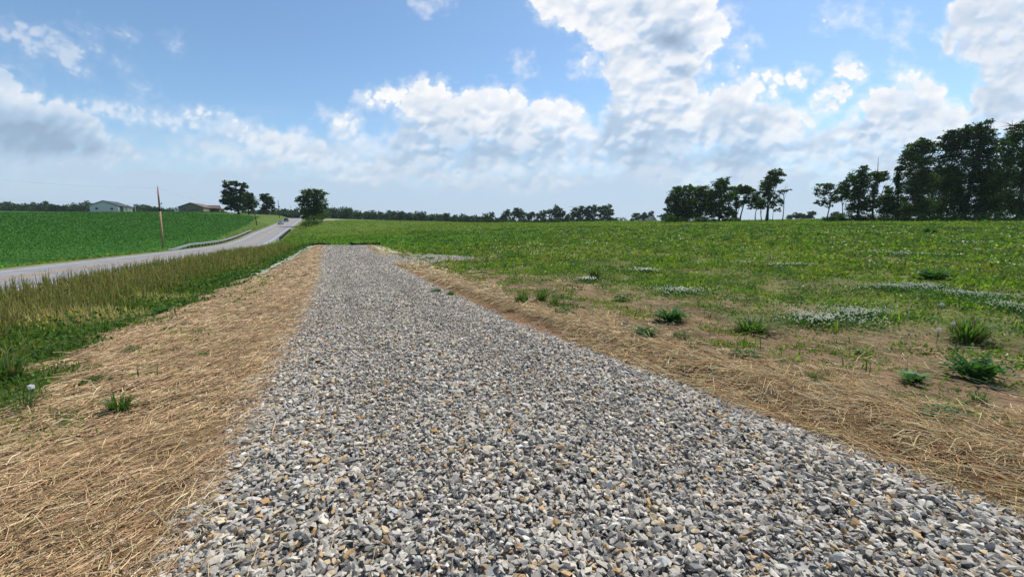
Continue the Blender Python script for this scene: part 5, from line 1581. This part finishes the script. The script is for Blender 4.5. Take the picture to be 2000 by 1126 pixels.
def clouds(U, V):
    """cumulus heaped up from puffs, lit from the sun's side; U, V a regular grid"""
    st = U[0, 1] - U[0, 0]; u0, v0 = U[0, 0], V[0, 0]
    rg = np.random.default_rng(11)
    left = sst(560, 330, U)
    wx = 20 * fbm(U / 60, V / 60, 201, 6, .62) + 22 * left * fbm(U / 150, V / 60, 205, 4)
    wy = (18 - 9 * left) * fbm(U / 60, V / 60, 231, 6, .62) + 7 * left * fbm(U / 90, V / 40, 206, 4)
    Uw, Vw = U + wx, V + wy
    Hh = np.full(U.shape, -26.0)
    for (cu, cv, ru, rv, rot, w) in CLOUDS:
        a = R(rot); ca, sa = np.cos(a), np.sin(a)
        n = int(np.clip(ru * rv / 55, 5, 75))
        r = np.sqrt(rg.random(n)) * .95; t = rg.uniform(0, 6.283, n)
        x, y = r * np.cos(t) * ru, r * np.sin(t) * rv
        px, py = cu + x * ca - y * sa, cv + x * sa + y * ca
        pr = min(ru, rv) * rg.uniform(.22, .62, n) * (1.1 - .55 * r)
        pr = np.clip(pr, 4, 30 if cu > 600 else 40)
        pz = (1 - r) * min(ru, rv) * .5
        px, py, pr, pz = list(px), list(py), list(pr), list(pz)
        for i in range(n):                    # smaller puffs budding on the upper side
            for k in range(4 if pr[i] > 8 else 0):
                b = rg.uniform(-2.9, -.2)
                px.append(px[i] + pr[i] * .85 * np.cos(b)); py.append(py[i] + pr[i] * .85 * np.sin(b)); pr.append(pr[i] * rg.uniform(.25, .5)); pz.append(pz[i])
        k = min(1., w)
        for X, Y, r_, z_ in zip(px, py, pr, pz):
            m = r_ + 30
            i0, i1 = int((Y - m - v0) / st), int((Y + m - v0) / st) + 1; j0, j1 = int((X - m - u0) / st), int((X + m - u0) / st) + 1
            i0, j0 = max(i0, 0), max(j0, 0)
            if i1 <= i0 or j1 <= j0 or i0 >= U.shape[0] or j0 >= U.shape[1]: continue
            d2 = (Uw[i0:i1, j0:j1] - X) ** 2 + (Vw[i0:i1, j0:j1] - Y) ** 2
            h = np.where(d2 < r_ * r_, np.sqrt(np.maximum(r_ * r_ - d2, 0)), -(np.sqrt(d2) - r_) * .8) + np.where(d2 < r_ * r_, z_, z_ * np.exp(-np.maximum(np.sqrt(d2) - r_, 0) / 3)) * .6
            h = h * k - (1 - k) * 3
            Hh[i0:i1, j0:j1] = np.maximum(Hh[i0:i1, j0:j1], h)
    fine = fbm(U / 22, V / 19, 301, 6, .62)
    big = fbm(U / 58, V / 44, 311, 5, .55)
    low = sst(180, 350, V); high = 1 - low
    hl = left * sst(190, 140, V)
    streak = fbm((U + V * .4) / 70, (V - U * .4) / 13, 341, 5, .6)
    Hn = Hh + 2.6 * fbm(U / 10, V / 9, 361, 3, .6) * (1 - .5 * left) + 7.0 * fine * (1 - .65 * left) + 3 * left - 44 * np.clip(-big - .04, 0, 1) * (1 + .5 * low) * (1 - left) + 13 * hl * streak
    soft = 6 + 16 * low + 11 * left
    cov = sst(-.1, 1.0, Hn / soft + .1)
    wisp = sst(-1.5, 1.2, (Hh + 20 * fbm(U / 34, V / 26, 351, 6, .62) + 1) / 8) * .5
    cov = np.maximum(cov * (.86 + .28 * sst(-.3, .3, big + .5 * fine)), wisp * (1 - .5 * left))
    cov = np.clip(cov, 0, 1) * (1 - .45 * hl)
    # relief
    Hp = np.maximum(Hn, -5)
    hs = .6 * blur(Hp, 1) + .5 * blur(Hp, 3) + .4 * blur(Hp, 9) * (1 - .3 * left)
    gx = np.gradient(hs, axis=1) / st; gy = np.gradient(hs, axis=0) / st
    nz = 1 / np.sqrt(1 + gx * gx + gy * gy)
    lam = (-gx * .28 - gy * .82) * nz + .30 * nz
    lam = np.where(lam < .2, .2 + (lam - .2) * .55, lam)
    # cloud standing between a point and the sun
    cb = blur(cov, max(1, int(5 / st)))
    acc = 0
    for d, wg in ((8, .25), (20, .27), (40, .27), (75, .21)):
        acc = acc + wg * shift(cb, .3 * d / st, -.95 * d / st)
    thick = blur(cov, int(22 / st))
    right = sst(1560, 1850, U) * sst(290, 200, V)
    bright = .60 + .50 * lam * (1 - .3 * left - .45 * right) + .50 * (1 - acc) - .04 * thick * acc - .08 * left - .06 * right + .12 * fbm(U / 50, V / 40, 405, 5)
    rim = np.exp(-((cov - .55) / .3) ** 2) * (1 - acc)
    bright = bright + .16 * rim
    for (cu, cv, ru, rv, w) in ((1315, 80, 52, 26, .75), (1345, 138, 34, 14, .5), (40, 250, 140, 32, .55), (120, 290, 130, 16, .5), (900, 270, 50, 40, .15), (1270, 300, 70, 40, .18), (1450, 290, 50, 40, .18), (1250, 15, 22, 40, .3)):
        bright = bright - w * np.exp(-(((U - cu) / ru) ** 2 + ((V - cv) / rv) ** 2))
    # contrast sinks into the hazy air low down
    bright = .60 + (bright - .60) * (1 - .1 * low) - .32 * sst(170, 320, V)
    alpha = (cov * high + blur(cov, 1) * low) * (.97 - .38 * sst(225, 360, V + 50 * big + 20 * fine) - .3 * sst(340, 430, V)) * (1 - .22 * left * high)
    # thin veil low over the land
    veil = sst(170, 330, V) * (.10 + .95 * sst(-.25, .45, fbm(U / 130 , V / 50, 501, 5, .55) + .25 * fbm(U / 40, V / 24, 505, 4))) 
    veil = veil * (1 - .5 * sst(350, 430, V)) + 1.45 * sst(230, 420, V)
    a2 = alpha + (1 - alpha) * np.clip(veil * .62, 0, .9)
    bright = (bright * alpha + (1 - alpha) * np.clip(veil * .62, 0, .9) * (.45 - .02 * sst(320, 420, V))) / (a2 + 1e-6)
    return a2, np.clip(bright, 0, 1)


def cloud_map():
    img = np.zeros((SKY_H, SKY_W, 4), np.float32); img[..., 3] = 1
    img[SKY_H // 2:, :, 0] = .10; img[SKY_H // 2:, :, 1] = .7       # an even veil over the sky behind and overhead
    i0, i1 = int(SKY_W * (.25 - 68 / 360)), int(SKY_W * (.25 + 68 / 360)); j0, j1 = int(SKY_H * (.5 - 4 / 180)), int(SKY_H * (.5 + 44 / 180))
    uu = (np.arange(i0, i1) + .5) / SKY_W; vv = (np.arange(j0, j1) + .5) / SKY_H
    PH, TH = np.meshgrid((.5 - uu) * 2 * np.pi, (vv - .5) * np.pi)
    dx, dy, dz = np.cos(PH) * np.cos(TH), np.sin(PH) * np.cos(TH), np.sin(TH)
    dep = np.maximum(dy * CP - dz * SP, .15)
    st = 2.0
    U, V = np.meshgrid(np.arange(-600, 2600, st), np.arange(-280, 480, st))
    al, br = clouds(U, V)
    fx = np.clip((1000 + FPX * dx / dep + 600) / st, 0, U.shape[1] - 1.01); fy = np.clip((563 + FPX * (-dy * SP - dz * CP) / dep + 280) / st, 0, U.shape[0] - 1.01)
    x0, y0 = fx.astype(int), fy.astype(int); tx, ty = fx - x0, fy - y0
    def bil(a): return (a[y0, x0] * (1 - tx) + a[y0, x0 + 1] * tx) * (1 - ty) + (a[y0 + 1, x0] * (1 - tx) + a[y0 + 1, x0 + 1] * tx) * ty
    wgt = sst(0, 60, fx) * sst(0, 60, U.shape[1] - fx) * sst(2, 60, fy) * sst(.15, .25, dy * CP - dz * SP)
    img[j0:j1, i0:i1, 0] = bil(al) * wgt + .10 * (1 - wgt)
    img[j0:j1, i0:i1, 1] = bil(br) * wgt + .7 * (1 - wgt)
    im = bpy.data.images.new('cloud_cover', SKY_W, SKY_H, alpha=False, float_buffer=True)
    im.colorspace_settings.name = 'Non-Color'
    im.pixels.foreach_set(img.ravel()); im.update(); im.pack()
    return im


w = bpy.data.worlds.new('World'); sc.world = w; w.use_nodes = True
nt = w.node_tree; nt.nodes.clear()
out = nt.nodes.new('ShaderNodeOutputWorld')
sky = nt.nodes.new('ShaderNodeTexSky'); sky.sky_type = 'NISHITA'; sky.sun_disc = False
sky.sun_elevation = SUN_EL; sky.sun_rotation = SUN_AZ; sky.air_density = 1.0; sky.dust_density = .5; sky.ozone_density = 2.0; sky.altitude = 200
bg = N(nt, 'ShaderNodeBackground', {'Color': mixc(nt, sky.outputs[0], (.93, 1.06, 1.10), 1, 'MULTIPLY'), 'Strength': .135})
tc = N(nt, 'ShaderNodeTexCoord').outputs['Generated']
env = nt.nodes.new('ShaderNodeTexEnvironment'); env.image = cloud_map(); nt.links.new(tc, env.inputs[0])
sp = N(nt, 'ShaderNodeSeparateColor', {0: env.outputs[0]})
cc = ramp(nt, sp.outputs[1], [(0, (.33, .43, .57)), (.42, (.49, .62, .78)), (.70, (.80, .85, .92)), (1, (1, 1, 1))])
bc = N(nt, 'ShaderNodeBackground', {'Color': cc, 'Strength': 1.0})
mx = N(nt, 'ShaderNodeMixShader', {0: sp.outputs[0], 1: bg.outputs[0], 2: bc.outputs[0]})
nt.links.new(mx.outputs[0], out.inputs[0])

sd = bpy.data.lights.new('sun', 'SUN'); sd.energy = 5.0; sd.angle = R(.53); sd.color = (1.0, .95, .87)
so = bpy.data.objects.new('sun', sd); COL.objects.link(so)
S = Vector((math.sin(SUN_AZ) * math.cos(SUN_EL), math.cos(SUN_AZ) * math.cos(SUN_EL), math.sin(SUN_EL)))
so.rotation_euler = S.to_track_quat('Z', 'Y').to_euler(); so.location = (30, 30, 60)

sc.view_settings.view_transform = 'Standard'; sc.view_settings.look = 'None'
sc.view_settings.exposure = 0; sc.view_settings.gamma = 1; sc.view_settings.use_curve_mapping = False
sc.render.engine = 'CYCLES'
sc.cycles.max_bounces = 6; sc.cycles.diffuse_bounces = 3; sc.cycles.glossy_bounces = 2; sc.cycles.transmission_bounces = 3
sc.cycles.use_denoising = True
